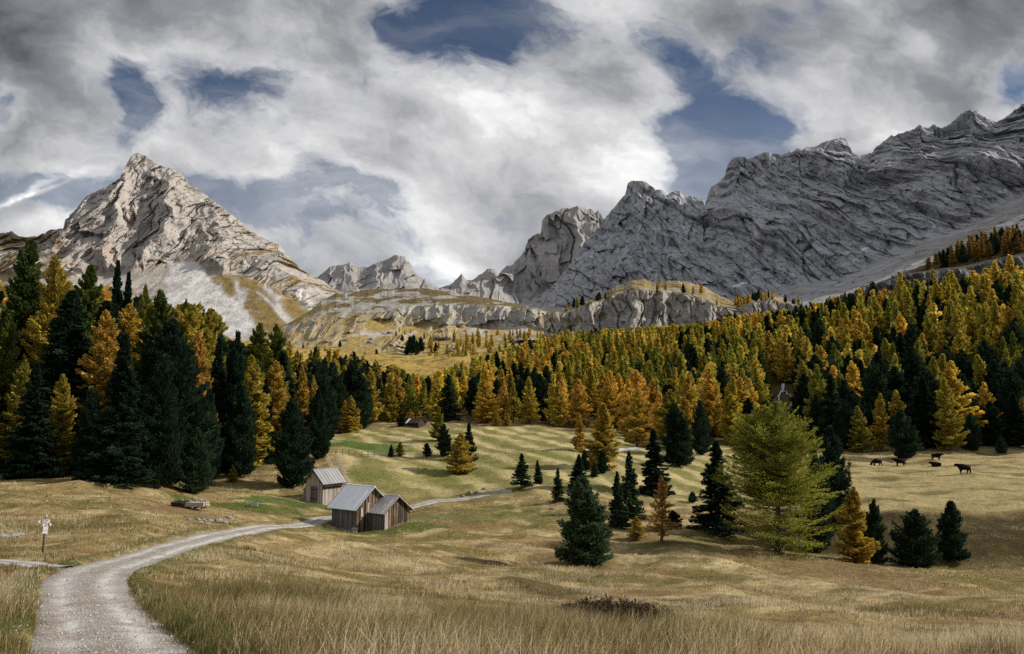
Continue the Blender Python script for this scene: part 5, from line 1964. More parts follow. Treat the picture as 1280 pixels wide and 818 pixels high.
def build_huts():
    th = radians(38)
    rz = pi + 0 - th + pi                      # local -x runs to the left and away
    # front barn: nearest corner at px 445
    x, y, z = hut_loc(445, 92)
    barn = gable_house("hay_barn", "larger front wooden barn with grey sheet roof and one bright sheet", "barn", (x, y, z - .05), -th, 4.25, 4.75, 2.98, 5.0, 0.55, 0.42,
                       (M_GREYWOOD, M_OLD), M_ROOF, 9, pale_strip=(4,))
    # stone sill along the foot of the long wall, with the white corner block
    st = MB()
    for i in range(9):
        st.box((-4.1 + i * 0.47, -0.14, 0.10 + random.uniform(-.03, .03)), (0.43, random.uniform(.22, .34), random.uniform(.32, .46)), random.uniform(-.1, .1))
    st.box((-0.05, -0.16, 0.28), (0.62, 0.38, 0.66), 0.1, 0.9)
    o = st.build("stone_footing", M_CONC, barn)
    # single newer board nailed on the gable
    nb = MB()
    nb.box((0.06, 0.75, 2.25), (0.03, 0.30, 0.95), 0, .95)
    nb.box((0.06, 1.7, 2.7), (0.03, 0.22, 1.1), 0, .85)
    nb.build("patch_board", M_PALEWOOD, barn)
    # lower shed against its gable
    dx = 2.35
    lx, ly = dx * cos(-th) - 2.05 * sin(-th), dx * sin(-th) + 2.05 * cos(-th)
    shed = gable_house("lean_shed", "smaller wooden shed built against the gable of the front barn", "shed", (x + lx, y + ly, z - .1), -th, 2.3, 4.05, 2.45, 4.0, 0.42, 0.38,
                       (M_GREYWOOD, M_OLD), M_ROOF3, 6)
    pb = MB()
    pb.box((0.075, 0.28, 1.05), (0.035, 0.5, 2.65), 0, .8)
    pb.build("corner_board", M_PALEWOOD, shed)
    # back hut: bleached gable towards the road
    phi = radians(27)
    x2, y2, z2 = hut_loc(382, 113)
    a = pi / 2 - phi                            # ridge runs away and to the right
    back = gable_house("hay_hut", "back hut with bleached board gable behind the front barn", "hut", (x2, y2, z2 - .1), a + pi, 4.3, 3.0, 2.85, 4.45, 0.42, 0.45, (M_PALEWOOD, M_BLEACH), M_OLDROOF, 8)
    d = MB()
    board_wall(d, (0.075, 0.95), (0.075, 2.15), 2.2, 2.2, z0=0.05, bw=.24)
    door = d.build("door", M_GREYWOOD, back)
    for zz in (0.5, 1.75):
        hg = MB()
        hg.box((0.135, 1.55, zz), (0.03, 1.15, 0.10), 0, .3)
        hg.build("batten", M_DARKWOOD, door)
    # low lean-to on its left flank
    lt = MB()
    board_wall(lt, (-0.4, -0.75), (-0.4, -0.03), 1.55, 1.85, z0=-.5)
    board_wall(lt, (-3.4, -0.75), (-.4, -0.75), 1.55, 1.55, z0=-.5)
    lean = lt.build("lean_to", M_PALEWOOD, back)
    lr = MB()
    roof_slab(lr, (-3.6, -.95, 1.52), (-.2, -.95, 1.52), (-.2, -.02, 2.0), (-3.6, -.02, 2.0), seams=4)
    lr.build("lean_to_roof", M_ROOF3, lean)
    bl = MB()
    bl.bar((-4.2, 3.35, 2.2), (0.3, 3.35, 2.2), 0.60, 0.06, .4)
    bl.bar((-4.0, 3.2, 1.95), (0.2, 3.2, 1.95), 0.1, 0.1, .3)
    bl.build("side_shelf", M_DARKWOOD, back)
    # tiny dark cabin at the far forest edge
    x3, y3, z3 = hut_loc(523, 232)
    gable_house("forest_cabin", "tiny dark cabin with a painted roof glint at the far forest edge", "cabin", (x3, y3, z3 - .1), radians(-25), 4.0, 4.2, 1.7, 2.9, 0.4, 0.4, (M_DARKWOOD, M_DARKWOOD), M_DARKWOOD, 6, pale_strip=(0,))  # glint on the dark roof painted as one pale strip


build_huts()


# ------------------------------------------------------------------ signpost
def build_sign():
    x, y, z = ground_at(53, 695, 25, 60)
    z = float(land_z(x, y))
    dep = y * CP + z * SP
    s = dep / F                                  # metres per photograph pixel at the post
    root = empty("trail_signpost", (x, y, z), radians(28))
    tag(root, "wooden trail signpost with white plates beside the gravel road", "signpost")
    p = MB()
    H = 50 * s
    p.rod((0, 0, -0.3), (0.05, 0, H * 0.97), 0.048, 0.042, 10)
    p.build("post", M_GREYWOOD, root, True)
    mw, t, b, _ = material("white_plate")
    pos = t.node('ShaderNodeTexCoord').outputs['Object']
    t._in(b.inputs['Base Color'], t.ramp(t.noise(pos, 6, 4, .6), [(0.3, (.80, .80, .82)), (.6, (.88, .88, .89))]))
    b.inputs['Roughness'].default_value = .5
    mr, t, b, _ = material("red_paint")
    b.inputs['Base Color'].default_value = (.45, .04, .035, 1)
    mk, t, b, _ = material("black_paint")
    b.inputs['Base Color'].default_value = (.03, .03, .035, 1)

    def plate(z0, xa, xb, h, point, yoff):
        m = MB()
        q = [(xa, z0 - h / 2), (xb, z0 - h / 2), (xb, z0 + h / 2), (xa, z0 + h / 2)]
        if point > 0:
            q = [(xa, z0 - h / 2), (xb, z0 - h / 2), (xb + h * .45, z0), (xb, z0 + h / 2), (xa, z0 + h / 2)]
        elif point < 0:
            q = [(xa, z0 - h / 2), (xb, z0 - h / 2), (xb, z0 + h / 2), (xa, z0 + h / 2), (xa - h * .45, z0)]
        n = len(q)
        v = [(a, yoff, c) for a, c in q] + [(a, yoff + .018, c) for a, c in q]
        m.add(v, [tuple(range(n)), tuple(range(n, 2 * n))[::-1]] + [(i, i + n, (i + 1) % n + n, (i + 1) % n) for i in range(n)], .5)
        o = m.build("sign_plate", mw, root)
        e = MB()
        if point:
            xe = xb - .07 if point > 0 else xa + .07
            e.box((xe, yoff - .004, z0), (.05, .006, h * .96), 0, .5)
            e.build("red_mark", mr, o)
        l = MB()
        for k in (-.22, .2):
            xx = xa + .1
            while xx < xb - .14:
                w = random.uniform(.04, .12)
                l.box((xx + w / 2, yoff - .0035, z0 + k * h), (w, .004, h * .17), 0, .5)
                xx += w + .03
        if l.n:
            l.build("lettering", mk, o)
    plate(H * 0.845, -5.2 * s, 5.6 * s, 4.0 * s, -1, -.075)
    plate(H * 0.755, -1.8 * s, 7.0 * s, 3.4 * s, 1, -.075)
    plate(H * 0.665, -1.0 * s, 4.4 * s, 4.6 * s, 0, -.075)
    plate(H * 0.575, -1.4 * s, 4.2 * s, 3.4 * s, 0, -.075)
    c = MB()
    c.box((.05, 0, H * .93), (2.4 * s, .10, 1.6 * s), 0, .6)
    c.rod((.05, 0, H * .95), (.05, 0, H * 1.02), .075, .02, 10, .6)
    c.build("post_cap", M_CONC, root)


build_sign()


# ------------------------------------------------------------------ timber stack, trough, fence, stakes
def build_yard():
    x, y, z = ground_at(237, 636, 70, 110)
    z = float(land_z(x, y))
    root = empty("timber_stack", (x, y, z), radians(-6))
    tag(root, "low stack of grey planks with a dark covered end on the grass", "timber stack")
    lg = MB()
    for i in range(7):
        for j in range(3 if i < 6 else 2):
            lg.rod((-1.62 + i * .2 + (j % 2) * .1, -.55, .2 + j * .17), (-1.60 + i * .2 + (j % 2) * .1, .6, .2 + j * .17), .095, .09, 8)
    lg.build("log_pile", M_DARKWOOD, root)
    cv = MB()
    pts = []
    for i in range(10):
        for j in range(5):
            xx = -1.75 + i * .17
            yy = -.62 + j * .33
            pts.append((xx, yy, .72 - .28 * abs(j - 2) / 2 - .25 * (i == 0) + .03 * random.random()))
    cv.add(pts, [(i * 5 + j, (i + 1) * 5 + j, (i + 1) * 5 + j + 1, i * 5 + j + 1) for i in range(9) for j in range(4)], .3)
    md, t, b, _ = material("dark_tarpaulin")
    b.inputs['Base Color'].default_value = (.02, .018, .022, 1)
    b.inputs['Roughness'].default_value = .5
    o = cv.build("tarpaulin", md, root)
    sol = o.modifiers.new("thick", 'SOLIDIFY')
    sol.thickness = .012
    pk = MB()
    for j in range(5):
        for i in range(4):
            pk.box((.75 + random.uniform(-.1, .1), -.42 + i * .27, .22 + j * .085), (1.95 + random.uniform(-.15, .15), .24, .06), random.uniform(-.03, .03))
    pk.build("plank_stack", M_BLEACH, root)
    bs = MB()
    for xx in (-.05, .75, 1.5):
        bs.box((xx, -.02, .09), (.14, 1.15, .17), 0)
    bs.build("bearer", M_DARKWOOD, root)
    for k, (xx, yy, r) in enumerate(((-.75, -.1, .16), (.15, -.25, .13), (.55, .1, .15), (1.25, -.1, .12), (1.5, .2, .13))):
        zz = z + (.70 if xx < 0 else .64) + r * .5
        w = np.array((cos(radians(-6)) * xx - sin(radians(-6)) * yy, sin(radians(-6)) * xx + cos(radians(-6)) * yy))
        o = stone("weight_stone", (x + w[0], y + w[1], zz), r, 40 + k)
        o['tint'] = .5
        tag(o, "pale stone weighing down the low timber stack", "stone", "stones weighing down the timber stack")
    x, y, z = ground_at(318, 636, 80, 115)
    z = float(land_z(x, y))
    tr = empty("water_trough", (x, y, z), .2)
    tag(tr, "small grey trough box in the bright green grass", "trough")
    m = MB()
    for yy in (-.24, .24):
        m.box((0, yy, .3), (.72, .06, .5))
    for xx in (-.36, .36):
        m.box((xx, 0, .3), (.06, .42, .5))
    m.box((0, 0, .08), (.66, .42, .05))
    m.build("tub", M_CONC, tr)
    f = MB()
    for xx in (-.3, .3):
        f.box((xx, 0, .02), (.1, .5, .1))
    f.build("leg", M_DARKWOOD, tr)

    # rail fence on the brow of the hay meadow
    pts = [ground_px(p, d) for p, d in ((420, 143), (428, 144), (436, 145), (444, 146), (452, 147), (460, 148), (468, 149), (476, 150), (484, 151))]
    fr = empty("rail_fence", (pts[0][0], pts[0][1], pts[0][2]), 0)
    tag(fr, "low grey rail fence below the green meadow patch", "fence")
    for i, p in enumerate(pts):
        m = MB()
        q = np.array(p) - np.array(pts[0])
        m.rod(q + (0, 0, -.2), q + (random.uniform(-.04, .04), 0, 1.15), .07, .06, 7)
        m.build("fence_post", M_GREYWOOD, fr)
    for i in range(len(pts) - 1):
        for zz in (.5, .95):
            m = MB()
            a, b_ = np.array(pts[i]) - np.array(pts[0]), np.array(pts[i + 1]) - np.array(pts[0])
            m.rod(a + (-.1, -.09, zz + random.uniform(-.06, .06)), b_ + (.1, -.09, zz + random.uniform(-.06, .06)), .05, .045, 6)
            m.build("rail", M_GREYWOOD, fr)
    # wire fence that runs on along the same brow
    wp = [ground_px(p, 151 + (p - 490) * .055) for p in range(496, 700, 17)]
    wf = empty("wire_fence", wp[0], 0)
    tag(wf, "thin wire fence with stakes crossing the top of the hay meadow", "fence")
    ws = MB()
    for i, p in enumerate(wp):
        m = MB()
        q = np.array(p) - np.array(wp[0])
        m.rod(q + (0, 0, -.2), q + (0, 0, 1.05), .05, .045, 6)
        m.build("fence_post", M_GREYWOOD, wf)
        if i:
            for zz in (.5, .95):
                ws.rod(np.array(wp[i - 1]) - np.array(wp[0]) + (0, 0, zz), q + (0, 0, zz), .012, .012, 4)
    ws.build("wire", M_DARKWOOD, wf)
    # white stakes in the pasture
    mw, t, b, _ = material("white_stake")
    b.inputs['Base Color'].default_value = (.75, .75, .70, 1)
    for (px, py, lab) in ((1117, 621, "thin white stake in the pasture in front of the left cow"), (1195, 629, "thin white stake behind the narrow dark pine on the bank")):
        x, y, z = ground_at(px, py, 100, 140)
        r = empty("pasture_stake", (x, y, z), 0)
        tag(r, lab, "stake")
        m = MB()
        m.rod((0, 0, -.15), (.02, 0, 1.0), .05, .04, 7)
        m.build("rod", mw, r)
        m = MB()
        m.box((.02, 0, 1.02), (.11, .11, .1), .3)
        m.build("insulator", mw, r)


def stone(name, loc, r, seed, flat=.7, mat=None):
    rr = np.random.default_rng(seed)
    n1, n2 = 12, 8
    th, ph = np.meshgrid(np.linspace(0, 2 * pi, n1, endpoint=False), np.linspace(0, pi, n2))
    d = np.stack([np.cos(th) * np.sin(ph), np.sin(th) * np.sin(ph), np.cos(ph)], -1).reshape(-1, 3)
    o3 = rr.uniform(0, 50, 3)
    rad = r * (1 + .42 * fbm(d[:, 0] * 1.3 + o3[0], d[:, 1] * 1.3 + o3[1], d[:, 2] * 1.3 + o3[2], 3))
    v = d * rad[:, None] * (rr.uniform(.85, 1.35), rr.uniform(.8, 1.1), flat)
    i = np.arange(n1 * n2).reshape(n2, n1)
    f = np.stack([i[:-1], np.roll(i, -1, 1)[:-1], np.roll(i, -1, 1)[1:], i[1:]], -1).reshape(-1, 4)[:, ::-1]
    me = np_mesh(name, v, f, False)
    vattr(me, "board", np.full(len(f), .5), 'FACE')
    o = link_obj(name, me, mat or M_STONE)
    o.location = loc
    return o


build_yard()


def build_boulders():
    spots = [(742, 572, .9, "grey boulder beneath the big golden larch"), (748, 566, 1.1, "largest pale boulder by the stream under the larches"), (739, 578, .7, "small boulder nearest the slim orange larch"),
             (765, 571, .6, "dark little boulder near the stream's bare trunked larch")]
    for i, (px, py, r, lab) in enumerate(spots):
        x, y, z = ground_at(px, py, 140, 220)
        o = stone("boulder", (x, y, z + r * .3), r, 70 + i)
        tag(o, lab, "boulder")
    for i, (px, py, r) in enumerate(((255, 652, .35), (263, 653, .3), (248, 651, .25), (272, 652, .4), (281, 654, .25), (236, 651, .2), (286, 651, .3), (690, 640, .35), (695, 645, .25), (588, 616, .4), (596, 615, .3), (606, 612, .35), (579, 620, .25))):
        x, y, z = ground_at(px, py, 50, 140)
        o = stone("verge_stone", (x, y, float(land_z(x, y)) + r * .2), r, 170 + i, .6)
        g = "stones along the stony verge of the gravel road" if px < 500 or 570 < px < 610 else "stones beside the bushy lone pine"
        tag(o, "grey field stone on the stony verge of the gravel road" if g.startswith("stones along") else "pale stone in the grass above the bushy lone pine", "stone", g)
    for i, (px, D, h) in enumerate(((0, 47, .35), (8, 47.5, .28), (14, 48, .4), (22, 49, .25))):
        x, y, z = ground_px(px, D)
        o = stone("heap_stone", (x, y, z + .1), h, 270 + i, .55)
        tag(o, "pale stone in the loose heap above the side path", "stone", "stones in the loose heap above the side path")
    # pale blocks strewn over the golden alp
    rr = np.random.default_rng(90)
    for i in range(34):
        px, v = rr.uniform(330, 690), rr.uniform(.7, 1.95)
        j, k = int(np.argmin(abs(ALP_PX - px))), int(np.argmin(abs(ALP_V - v)))
        x, y, z = ALP_P[k, j]
        r = rr.uniform(.8, 2.4)
        o = stone("alp_boulder", (float(x), float(y), float(z) + r * .3), r, 400 + i, .75)
        tag(o, "pale boulder strewn on the sunlit golden alp", "boulder", "pale boulders strewn on the sunlit golden alp")


build_boulders()


# ------------------------------------------------------------------ water
def build_water():
    m, t, b, _ = material("white_water")
    pos = t.node('ShaderNodeNewGeometry').outputs['Position']
    n = t.noise(t.mapping(pos, (1, 1, .3)), 1.6, 5, .7)
    t._in(b.inputs['Base Color'], t.ramp(n, [(0.3, (.30, .34, .42)), (.6, (.78, .80, .84))]))
    b.inputs['Roughness'].default_value = .35
    strands = [[(984, 463), (982, 468), (979, 474), (978, 480), (977.5, 485), (979, 490), (982, 494), (987, 497), (991, 502), (989, 510)], [(979, 488), (976, 494), (973, 500), (974, 508)], [(979, 476), (980, 482), (980, 490), (978, 494)]]
    root = empty("waterfall", ground_px(980, 300), 0)
    tag(root, "thin white waterfall forking down through the dark forest", "waterfall")
    base = np.array(root.location)
    for s in strands:
        s = np.array(s, float)
        d = np.concatenate([[0], np.cumsum(np.linalg.norm(np.diff(s, axis=0), axis=1))])
        q = np.linspace(0, d[-1], 40)
        px, py = np.interp(q, d, s[:, 0]), np.interp(q, d, s[:, 1])
        P = np.array([ground_at(px[i], py[i], 225, 330) for i in range(40)]).reshape(40, 3) + (0, 0, .6)
        w = (.30 + .14 * pn(q / 3, 2.2)) * np.interp(q, [0, 4, d[-1]], [.4, 1, .8])
        P = P[:, :] - base
        v = []
        for i in range(40):
            for k, dy in ((-1, .12), (-.4, -.14), (.4, -.14), (1, .12)):
                v.append(P[i] + (w[i] * k, dy, 0))
        me = np_mesh("water_strand", v, grid_faces(40, 4), True)
        o = link_obj("water_strand", me, m, root)
    # glimpse of the stream on the meadow under the larches
    m2, t, b, _ = material("stream_water")
    pos = t.node('ShaderNodeNewGeometry').outputs['Position']
    t._in(b.inputs['Base Color'], t.ramp(t.noise(pos, 1.0, 5, .7), [(0.4, (.28, .32, .36)), (.6, (.66, .68, .70))]))
    b.inputs['Roughness'].default_value = .2
    pth = px_path([(730, 170), (745, 172), (765, 176), (785, 180), (812, 184), (840, 187)], .5)
    ribbon("stream", pth, .9, m2, lambda X, Y, off: ground_z(X, Y) + .06 - .1 * (np.abs(off) > .9)[None] + .05 * pn(X, Y), 7)


build_water()


# ------------------------------------------------------------------ cattle
def coat():
    m, t, b, _ = material("black_coat")
    pos = t.node('ShaderNodeTexCoord').outputs['Object']
    t._in(b.inputs['Base Color'], t.ramp(t.noise(pos, 7, 4, .6), [(0.3, (.004, .0035, .0035)), (.7, (.014, .011, .010))]))
    b.inputs['Roughness'].default_value = .8
    b.inputs['Specular IOR Level'].default_value = .05
    return m


M_COAT = coat()
M_HORN = stone_material("horn", (.35, .30, .22), (.55, .50, .40))


def cow_mesh(pose):
    """Skeleton of joints with radii, skinned to one body. Cow looks towards -x, 2.2 m long, 1.35 m at the withers."""
    J, E, R = [], [], []

    def j(p, r, parent=None):
        J.append(p)
        R.append(r)
        if parent is not None:
            E.append((parent, len(J) - 1))
        return len(J) - 1
    dz = -0.62 if pose == 'lying' else 0.0
    pelvis = j((0.70, 0, 1.14 + dz), (.27, .30))
    belly = j((0.22, 0, 1.00 + dz), (.33, .36), pelvis)
    chest = j((-0.30, 0, 1.02 + dz), (.31, .38), belly)
    with_ = j((-0.55, 0, 1.12 + dz), (.22, .30), chest)
    if pose == 'grazing':
        n1 = j((-0.85, 0, 0.86), (.14, .19), with_)
        poll = j((-1.10, 0, 0.50), (.12, .15), n1)
        jaw = j((-1.16, 0, 0.27), (.10, .11), poll)
        muz = j((-1.15, 0, 0.09), (.08, .08), jaw)
    else:
        n1 = j((-0.86, 0, 1.28 + dz), (.14, .20), with_)
        poll = j((-1.10, 0, 1.42 + dz), (.13, .15), n1)
        jaw = j((-1.30, 0, 1.33 + dz), (.10, .11), poll)
        muz = j((-1.48, 0, 1.22 + dz), (.08, .085), jaw)
    for s in (-1, 1):
        if pose == 'lying':
            sh = j((-0.46, s * .22, .42), (.13, .15), with_)
            el = j((-0.36, s * .30, .16), (.09, .10), sh)
            kn = j((-0.72, s * .30, .09), (.06, .06), el)
            j((-0.46, s * .34, .06), (.05, .05), kn)
            hp = j((0.66, s * .22, .40), (.18, .2), pelvis)
            st = j((0.30, s * .40, .22), (.12, .13), hp)
            hk = j((0.72, s * .42, .10), (.06, .06), st)
            j((0.36, s * .46, .06), (.05, .05), hk)
        else:
            f = .10 * s if pose != 'grazing' else .16 * s
            sh = j((-0.50, s * .20, .86), (.14, .16), with_)
            el = j((-0.46 + f * .3, s * .20, .66), (.09, .10), sh)
            kn = j((-0.50 + f, s * .19, .36), (.062, .062), el)
            ft = j((-0.48 + f * 1.2, s * .19, .12), (.045, .045), kn)
            j((-0.52 + f * 1.2, s * .19, .03), (.06, .055), ft)
            hp = j((0.72, s * .21, .92), (.18, .2), pelvis)
            st = j((0.56 - f * .4, s * .22, .70), (.12, .13), hp)
            hk = j((0.84 - f, s * .20, .44), (.062, .065), st)
            ft = j((0.78 - f * 1.1, s * .20, .14), (.048, .048), hk)
            j((0.73 - f * 1.1, s * .20, .03), (.06, .055), ft)
        ea = j((poll_pos := (J[poll][0] + .02, s * .17, J[poll][2] + .05)), (.05, .035), poll)
        j((poll_pos[0] + .03, s * .30, poll_pos[2] + .02), (.03, .05), ea)
    t0 = j((1.00, 0, 1.16 + dz), (.05, .05), pelvis)
    t1 = j((1.07, .03, 0.80 + dz * .8), (.03, .03), t0)
    t2 = j((1.05, .05, max(0.42 + dz, .12)), (.028, .028), t1)
    j((1.04, .06, max(0.30 + dz, .08)), (.05, .05), t2)
    return J, E, R, J[poll]


def cow(name, px, py, face, pose, label, size=1.0):
    x, y, z = ground_at(px, py, 110, 185)
    z = float(land_z(x, y))
    root = empty(name, (x, y, z - .02), face)
    root.scale = (size,) * 3
    tag(root, label, "cow")
    J, E, R, poll = cow_mesh(pose)
    R = [(a * (1.42 if a > .1 else 1.75), b_ * (1.42 if a > .1 else 1.75)) for a, b_ in R]
    me = bpy.data.meshes.new("body")
    me.from_pydata(J, E, [])
    o = link_obj("body", me, M_COAT, root)
    sk = o.modifiers.new("skin", 'SKIN')
    sk.use_smooth_shade = True
    dat = me.skin_vertices[0].data
    for i, r in enumerate(R):
        dat[i].radius = r
        dat[i].use_root = (i == 0)
    ss = o.modifiers.new("smooth", 'SUBSURF')
    ss.levels = ss.render_levels = 2
    for s in (-1, 1):
        h = MB()
        p = np.array(poll) + (0, s * .09, .10)
        h.rod(p, p + (-.02, s * .13, .05), .026, .02, 7)
        h.rod(p + (-.02, s * .13, .05), p + (-.05, s * .17, .16), .02, .006, 7)
        h.build("horn", M_HORN, root, True)


cow("cow", 1096, 584, 0.0, 'grazing', "black cow grazing with lowered head nearest the big green larch", 1.0)
cow("cow", 1125, 583, -.15, 'standing', "black cow walking between the grazing cow and the lying one", 1.05)
cow("cow", 1171, 576, 2.6, 'standing', "black cow farthest away, beyond the one lying down", .95)
cow("cow", 1170, 584, 0.1, 'lying', "black cow lying on the pasture", 1.05)
cow("cow", 1205, 594, 0.05, 'standing', "black cow standing broadside at the end of the herd", 1.15)
# ------------------------------------------------------------------ dry grass
def blades_material(name):
    m = bpy.data.materials.new(name)
    m.use_nodes = True
    t = NT(m.node_tree)
    t.n.clear()
    out = t.node('ShaderNodeOutputMaterial')
    c = t.attr("straw", out='Color')
    d, tr, mx = t.node('ShaderNodeBsdfDiffuse'), t.node('ShaderNodeBsdfTranslucent'), t.node('ShaderNodeMixShader')
    t._in(d.inputs[0], c)
    t._in(tr.inputs[0], c)
    mx.inputs[0].default_value = .4
    # blades stand close together: their shading follows the sward as much as the single leaf
    geo = t.node('ShaderNodeNewGeometry')
    nv = t.node('ShaderNodeVectorMath', operation='MULTIPLY_ADD')
    t.link(geo.outputs['Normal'], nv.inputs[0])
    nv.inputs[1].default_value = (.45, .45, .45)
    nv.inputs[2].default_value = (0, 0, .75)
    t.link(nv.outputs[0], d.inputs['Normal'])
    t.link(d.outputs[0], mx.inputs[1])
    t.link(tr.outputs[0], mx.inputs[2])
    t.link(mx.outputs[0], out.inputs[0])
    return m


M_BLADE = blades_material("grass_blades")
PAL = np.array([(0.88, 0.77, 0.54), (0.74, 0.60, 0.37), (0.45, 0.32, 0.16), (0.23, 0.155, 0.075), (0.24, 0.195, 0.08), (0.09, 0.125, 0.035)])


def grass_sheet(name, label, N, d0, d1, h0, h1, width, clump, seed, amax=0.86):
    r = np.random.default_rng(seed)
    D = np.sqrt(r.uniform(d0 ** 2, d1 ** 2, N))
    a = r.uniform(-amax, amax, N)
    x = a * D
    # gather into tufts
    k = r.integers(0, N // 9, N)
    cx, cy = x[k], D[k]
    g = r.uniform(0, 1, N) < clump
    x = np.where(g, cx + r.normal(0, .07 + .0016 * cy, N), x)
    y = np.where(g, cy + r.normal(0, .07 + .0016 * cy, N), D)
    y = np.maximum(y, 3)
    dr, ds = path_dist(x, y, ROAD), path_dist(x, y, SIDE)
    px, py, _ = project(x, y, ground_z(x, y, False))
    keep = (dr > 1.14 + .17 * r.normal(0, 1, N)) & (ds > 1.0)
    keep &= ~((y > 113) & (px > 405))
    n1 = fbm(x / 5.5, y / 4.0, 11.3, 3)
    n2 = fbm(x / 1.9, y / 1.6, 3.3, 3)
    n3 = fbm(x / 16, y / 9, 5.1, 3)
    dens = sstep(n1 + .6 * n2, -0.75, 0.15)
    keep &= r.uniform(0, 1, N) < (0.30 + 0.70 * dens)
    x, y, n1, n2, n3, dr = x[keep], y[keep], n1[keep], n2[keep], n3[keep], dr[keep]
    N = len(x)
    z = land_z(x, y)
    tall = sstep(n1 + .5 * n2 - .4 * n3, -.3, .55)
    if d0 < 10:
        tall = tall * (1 - .65 * sstep(y, 15, 23) * sstep(n3 + .25, -.1, .3))
    h = (h0 + (h1 - h0) * tall) * r.uniform(.5, 1.25, N) * np.clip(.35 + .5 * (dr - 1.1), .35, 1)
    # colour of each blade
    q = r.uniform(0, 1, N) * .8 + .1 + .62 * n1 + .45 * n3 + .25 * n2
    ci = np.clip(((0.93 - q) * 4.2), 0, 4.0)
    c = np.stack([np.interp(ci, np.arange(6), PAL[:, i]) for i in range(3)], 1)
    gr = (np.exp(-((dr - 1.3) / .5) ** 2) * .5 + .06 + .25 * sstep(-n3, .1, .5)) > r.uniform(0, 1, N)
    c[gr] = PAL[5] * r.uniform(.7, 1.5, (gr.sum(), 1)) + (.02, .01, 0)
    gc = ground_colour(x, y)
    mixk = .35
    c = c * (1 - mixk) + gc * 1.15 * mixk
    c *= r.uniform(.75, 1.25, (N, 1))
    th = r.uniform(0, 2 * pi, N)
    lean = r.uniform(.05, .55, N)
    wind = .18
    lx, ly = np.cos(th) * lean + wind, np.sin(th) * lean
    w = width * r.uniform(.6, 1.4, N)
    ph = r.uniform(0, pi, N)
    wx, wy = np.cos(ph) * w / 2, np.sin(ph) * w / 2
    B = np.stack([x, y, z - .03], 1)
    mid = B + np.stack([lx * h * .28, ly * h * .28, h * .58 + .03], 1)
    tip = B + np.stack([lx * h * .95, ly * h * .95, h * (1 - .28 * lean) + .03], 1)
    W = np.stack([wx, wy, np.zeros(N)], 1)
    v = np.stack([B - W, B + W, mid + W * .75, mid - W * .75, tip], 1).reshape(-1, 3)
    i = np.arange(N) * 5
    me = np_mesh(name, v, [np.stack([i, i + 1, i + 2, i + 3], 1), np.stack([i + 3, i + 2, i + 4], 1)])
    vcolor(me, "straw", np.concatenate([c, c * 1.08]), 'FACE')
    o = link_obj(name, me, M_BLADE)
    tag(o, label, None, None, 'stuff')


grass_sheet("tall_grass", "tall dry straw coloured grass beside the gravel road", 260000, 6, 27, .16, .80, .012, .78, 1)
grass_sheet("meadow_grass", "dry brown grass on the rolling meadow", 190000, 24, 62, .07, .30, .022, .7, 2)
grass_sheet("hillside_grass", "short dry grass on the slopes around the huts", 150000, 62, 150, .07, .20, .05, .6, 3)


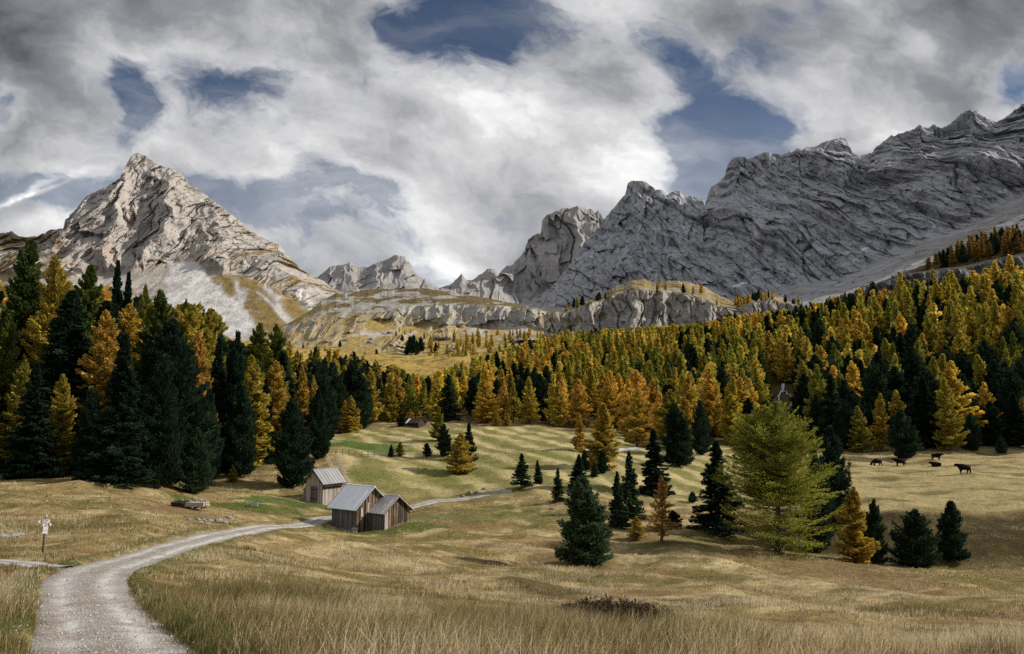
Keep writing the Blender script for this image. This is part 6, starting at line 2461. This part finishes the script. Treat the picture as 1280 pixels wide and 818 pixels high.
# ------------------------------------------------------------------ brown shrub and withered stalks in the grass
def build_shrub():
    x, y, z = ground_at(762, 786, 15, 60)
    z = float(land_z(x, y))
    s = y / F
    root = empty("heath_shrub", (x, y, z), 0)
    tag(root, "dark leafless brown shrub in the dry grass below the bushy lone pine", "shrub")
    r = random.Random(4)
    m = MB()
    V = []
    for i in range(1000):
        a, e = r.uniform(0, 2 * pi), r.uniform(.15, 1.0)
        rad = 68 * s * (r.random() ** .5)
        b = (cos(a) * rad, sin(a) * rad * .8, -.05)
        hh = (30 * s) * (1 - .65 * (rad / (72 * s)) ** 2) * r.uniform(.55, 1.1)
        t = (b[0] * 1.25 + r.uniform(-.2, .2), b[1] * 1.25 + r.uniform(-.2, .2), hh)
        m.rod(b, t, .011, .004, 3)
        for k in range(4):
            q = r.uniform(.4, .95)
            p = [b[j] + (t[j] - b[j]) * q for j in range(3)]
            e2 = (p[0] + r.uniform(-.18, .18), p[1] + r.uniform(-.18, .18), p[2] + r.uniform(.03, .2))
            m.rod(p, e2, .006, .003, 3)
            V.append(e2)
            V.append([(p[j] + e2[j]) / 2 for j in range(3)])
    mw, t, b_, _ = material("brown_twigs")
    t._in(b_.inputs['Base Color'], t.ramp(t.attr("board"), [(0, (.06, .042, .026)), (1, (.19, .13, .075))]))
    m.build("branch", mw, root)
    V = np.array(V)
    rr = np.random.default_rng(8)
    n = len(V)
    A, B = rr.normal(0, .03, (n, 3)), rr.normal(0, .018, (n, 3))
    v = np.stack([V - A, V + B, V + A, V - B], 1).reshape(-1, 3)
    i = np.arange(n) * 4
    me = np_mesh("leaf", v, np.stack([i, i + 1, i + 2, i + 3], 1))
    ml, t, b_, _ = material("withered_leaves")
    nn = t.noise(t.node('ShaderNodeNewGeometry').outputs['Position'], 9, 3, .6)
    t._in(b_.inputs['Base Color'], t.ramp(nn, [(.35, (.030, .024, .012)), (.65, (.085, .052, .026))]))
    link_obj("withered_foliage", me, ml, root)
    for k, (px, D, h, lab) in enumerate(((532, 13.6, .62, "taller dark withered stalk standing in the tall dry grass"), (506, 14.2, .5, "shorter dark withered stalk standing in the tall dry grass"))):
        x, y, z = ground_px(px, D)
        z = float(land_z(x, y))
        st = empty("withered_stalk", (x, y, z), 0)
        tag(st, lab, "dead plant")
        m = MB()
        m.rod((0, 0, -.03), (.03, 0, h), .008, .005, 5)
        m.build("stem", mw, st)
        m = MB()
        for i in range(16):
            q = .45 + .55 * i / 15
            a = i * 2.4
            p = (.03 * q, 0, h * q)
            m.rod(p, (p[0] + cos(a) * .045, sin(a) * .045, p[2] + .03), .013, .006, 5)
        m.build("seed_head", mw, st)


build_shrub()


# ------------------------------------------------------------------ loose stones on the track
def build_gravel():
    r = np.random.default_rng(12)
    N = 5200
    k = (r.uniform(0, 1, N) ** 1.6 * np.searchsorted(ROAD[:, 1], 60)).astype(int) + 8
    k = np.clip(k, 1, len(ROAD) - 2)
    tg = ROAD[k + 1] - ROAD[k - 1]
    tg /= np.linalg.norm(tg, axis=1)[:, None]
    off = np.clip(r.normal(0, .8, N), -1.6, 1.6)
    x = ROAD[k, 0] - tg[:, 1] * off + r.normal(0, .1, N)
    y = ROAD[k, 1] + tg[:, 0] * off + r.normal(0, .1, N)
    dd = path_dist(x, y, ROAD)
    zc = ground_z(x, y, False) - .06 + .05 * (1 - np.clip(dd / 1.42, 0, 1) ** 2)
    zc = np.where(dd > 1.32, land_z(x, y), zc)
    s = .010 * (1 + r.exponential(.7, N)) * (1 + .25 * (np.abs(off) > 1.2))
    o = np.array([(1, 0, 0), (0, 1, 0), (-1, 0, 0), (0, -1, 0), (.2, .1, .75), (0, .1, -.5)])
    v = o[None] * s[:, None, None] * r.uniform(.6, 1.4, (N, 6, 1)) + np.stack([x, y, zc + s * .25], 1)[:, None]
    i = np.arange(N)[:, None] * 6
    f = np.concatenate([i + np.array([[0, 1, 4]]), i + np.array([[1, 2, 4]]), i + np.array([[2, 3, 4]]), i + np.array([[3, 0, 4]]), i + np.array([[1, 0, 5]]), i + np.array([[2, 1, 5]]), i + np.array([[3, 2, 5]]), i + np.array([[0, 3, 5]])])
    me = np_mesh("gravel", v.reshape(-1, 3), f)
    m, t, b, _ = material("loose_gravel")
    c = t.noise(t.node('ShaderNodeNewGeometry').outputs['Position'], 30, 2, .5)
    t._in(b.inputs['Base Color'], t.ramp(c, [(.3, (.16, .15, .14)), (.5, (.40, .39, .375)), (.7, (.66, .65, .63))]))
    o = link_obj("gravel", me, m)
    tag(o, "loose gravel on the track", None, None, 'stuff')


build_gravel()
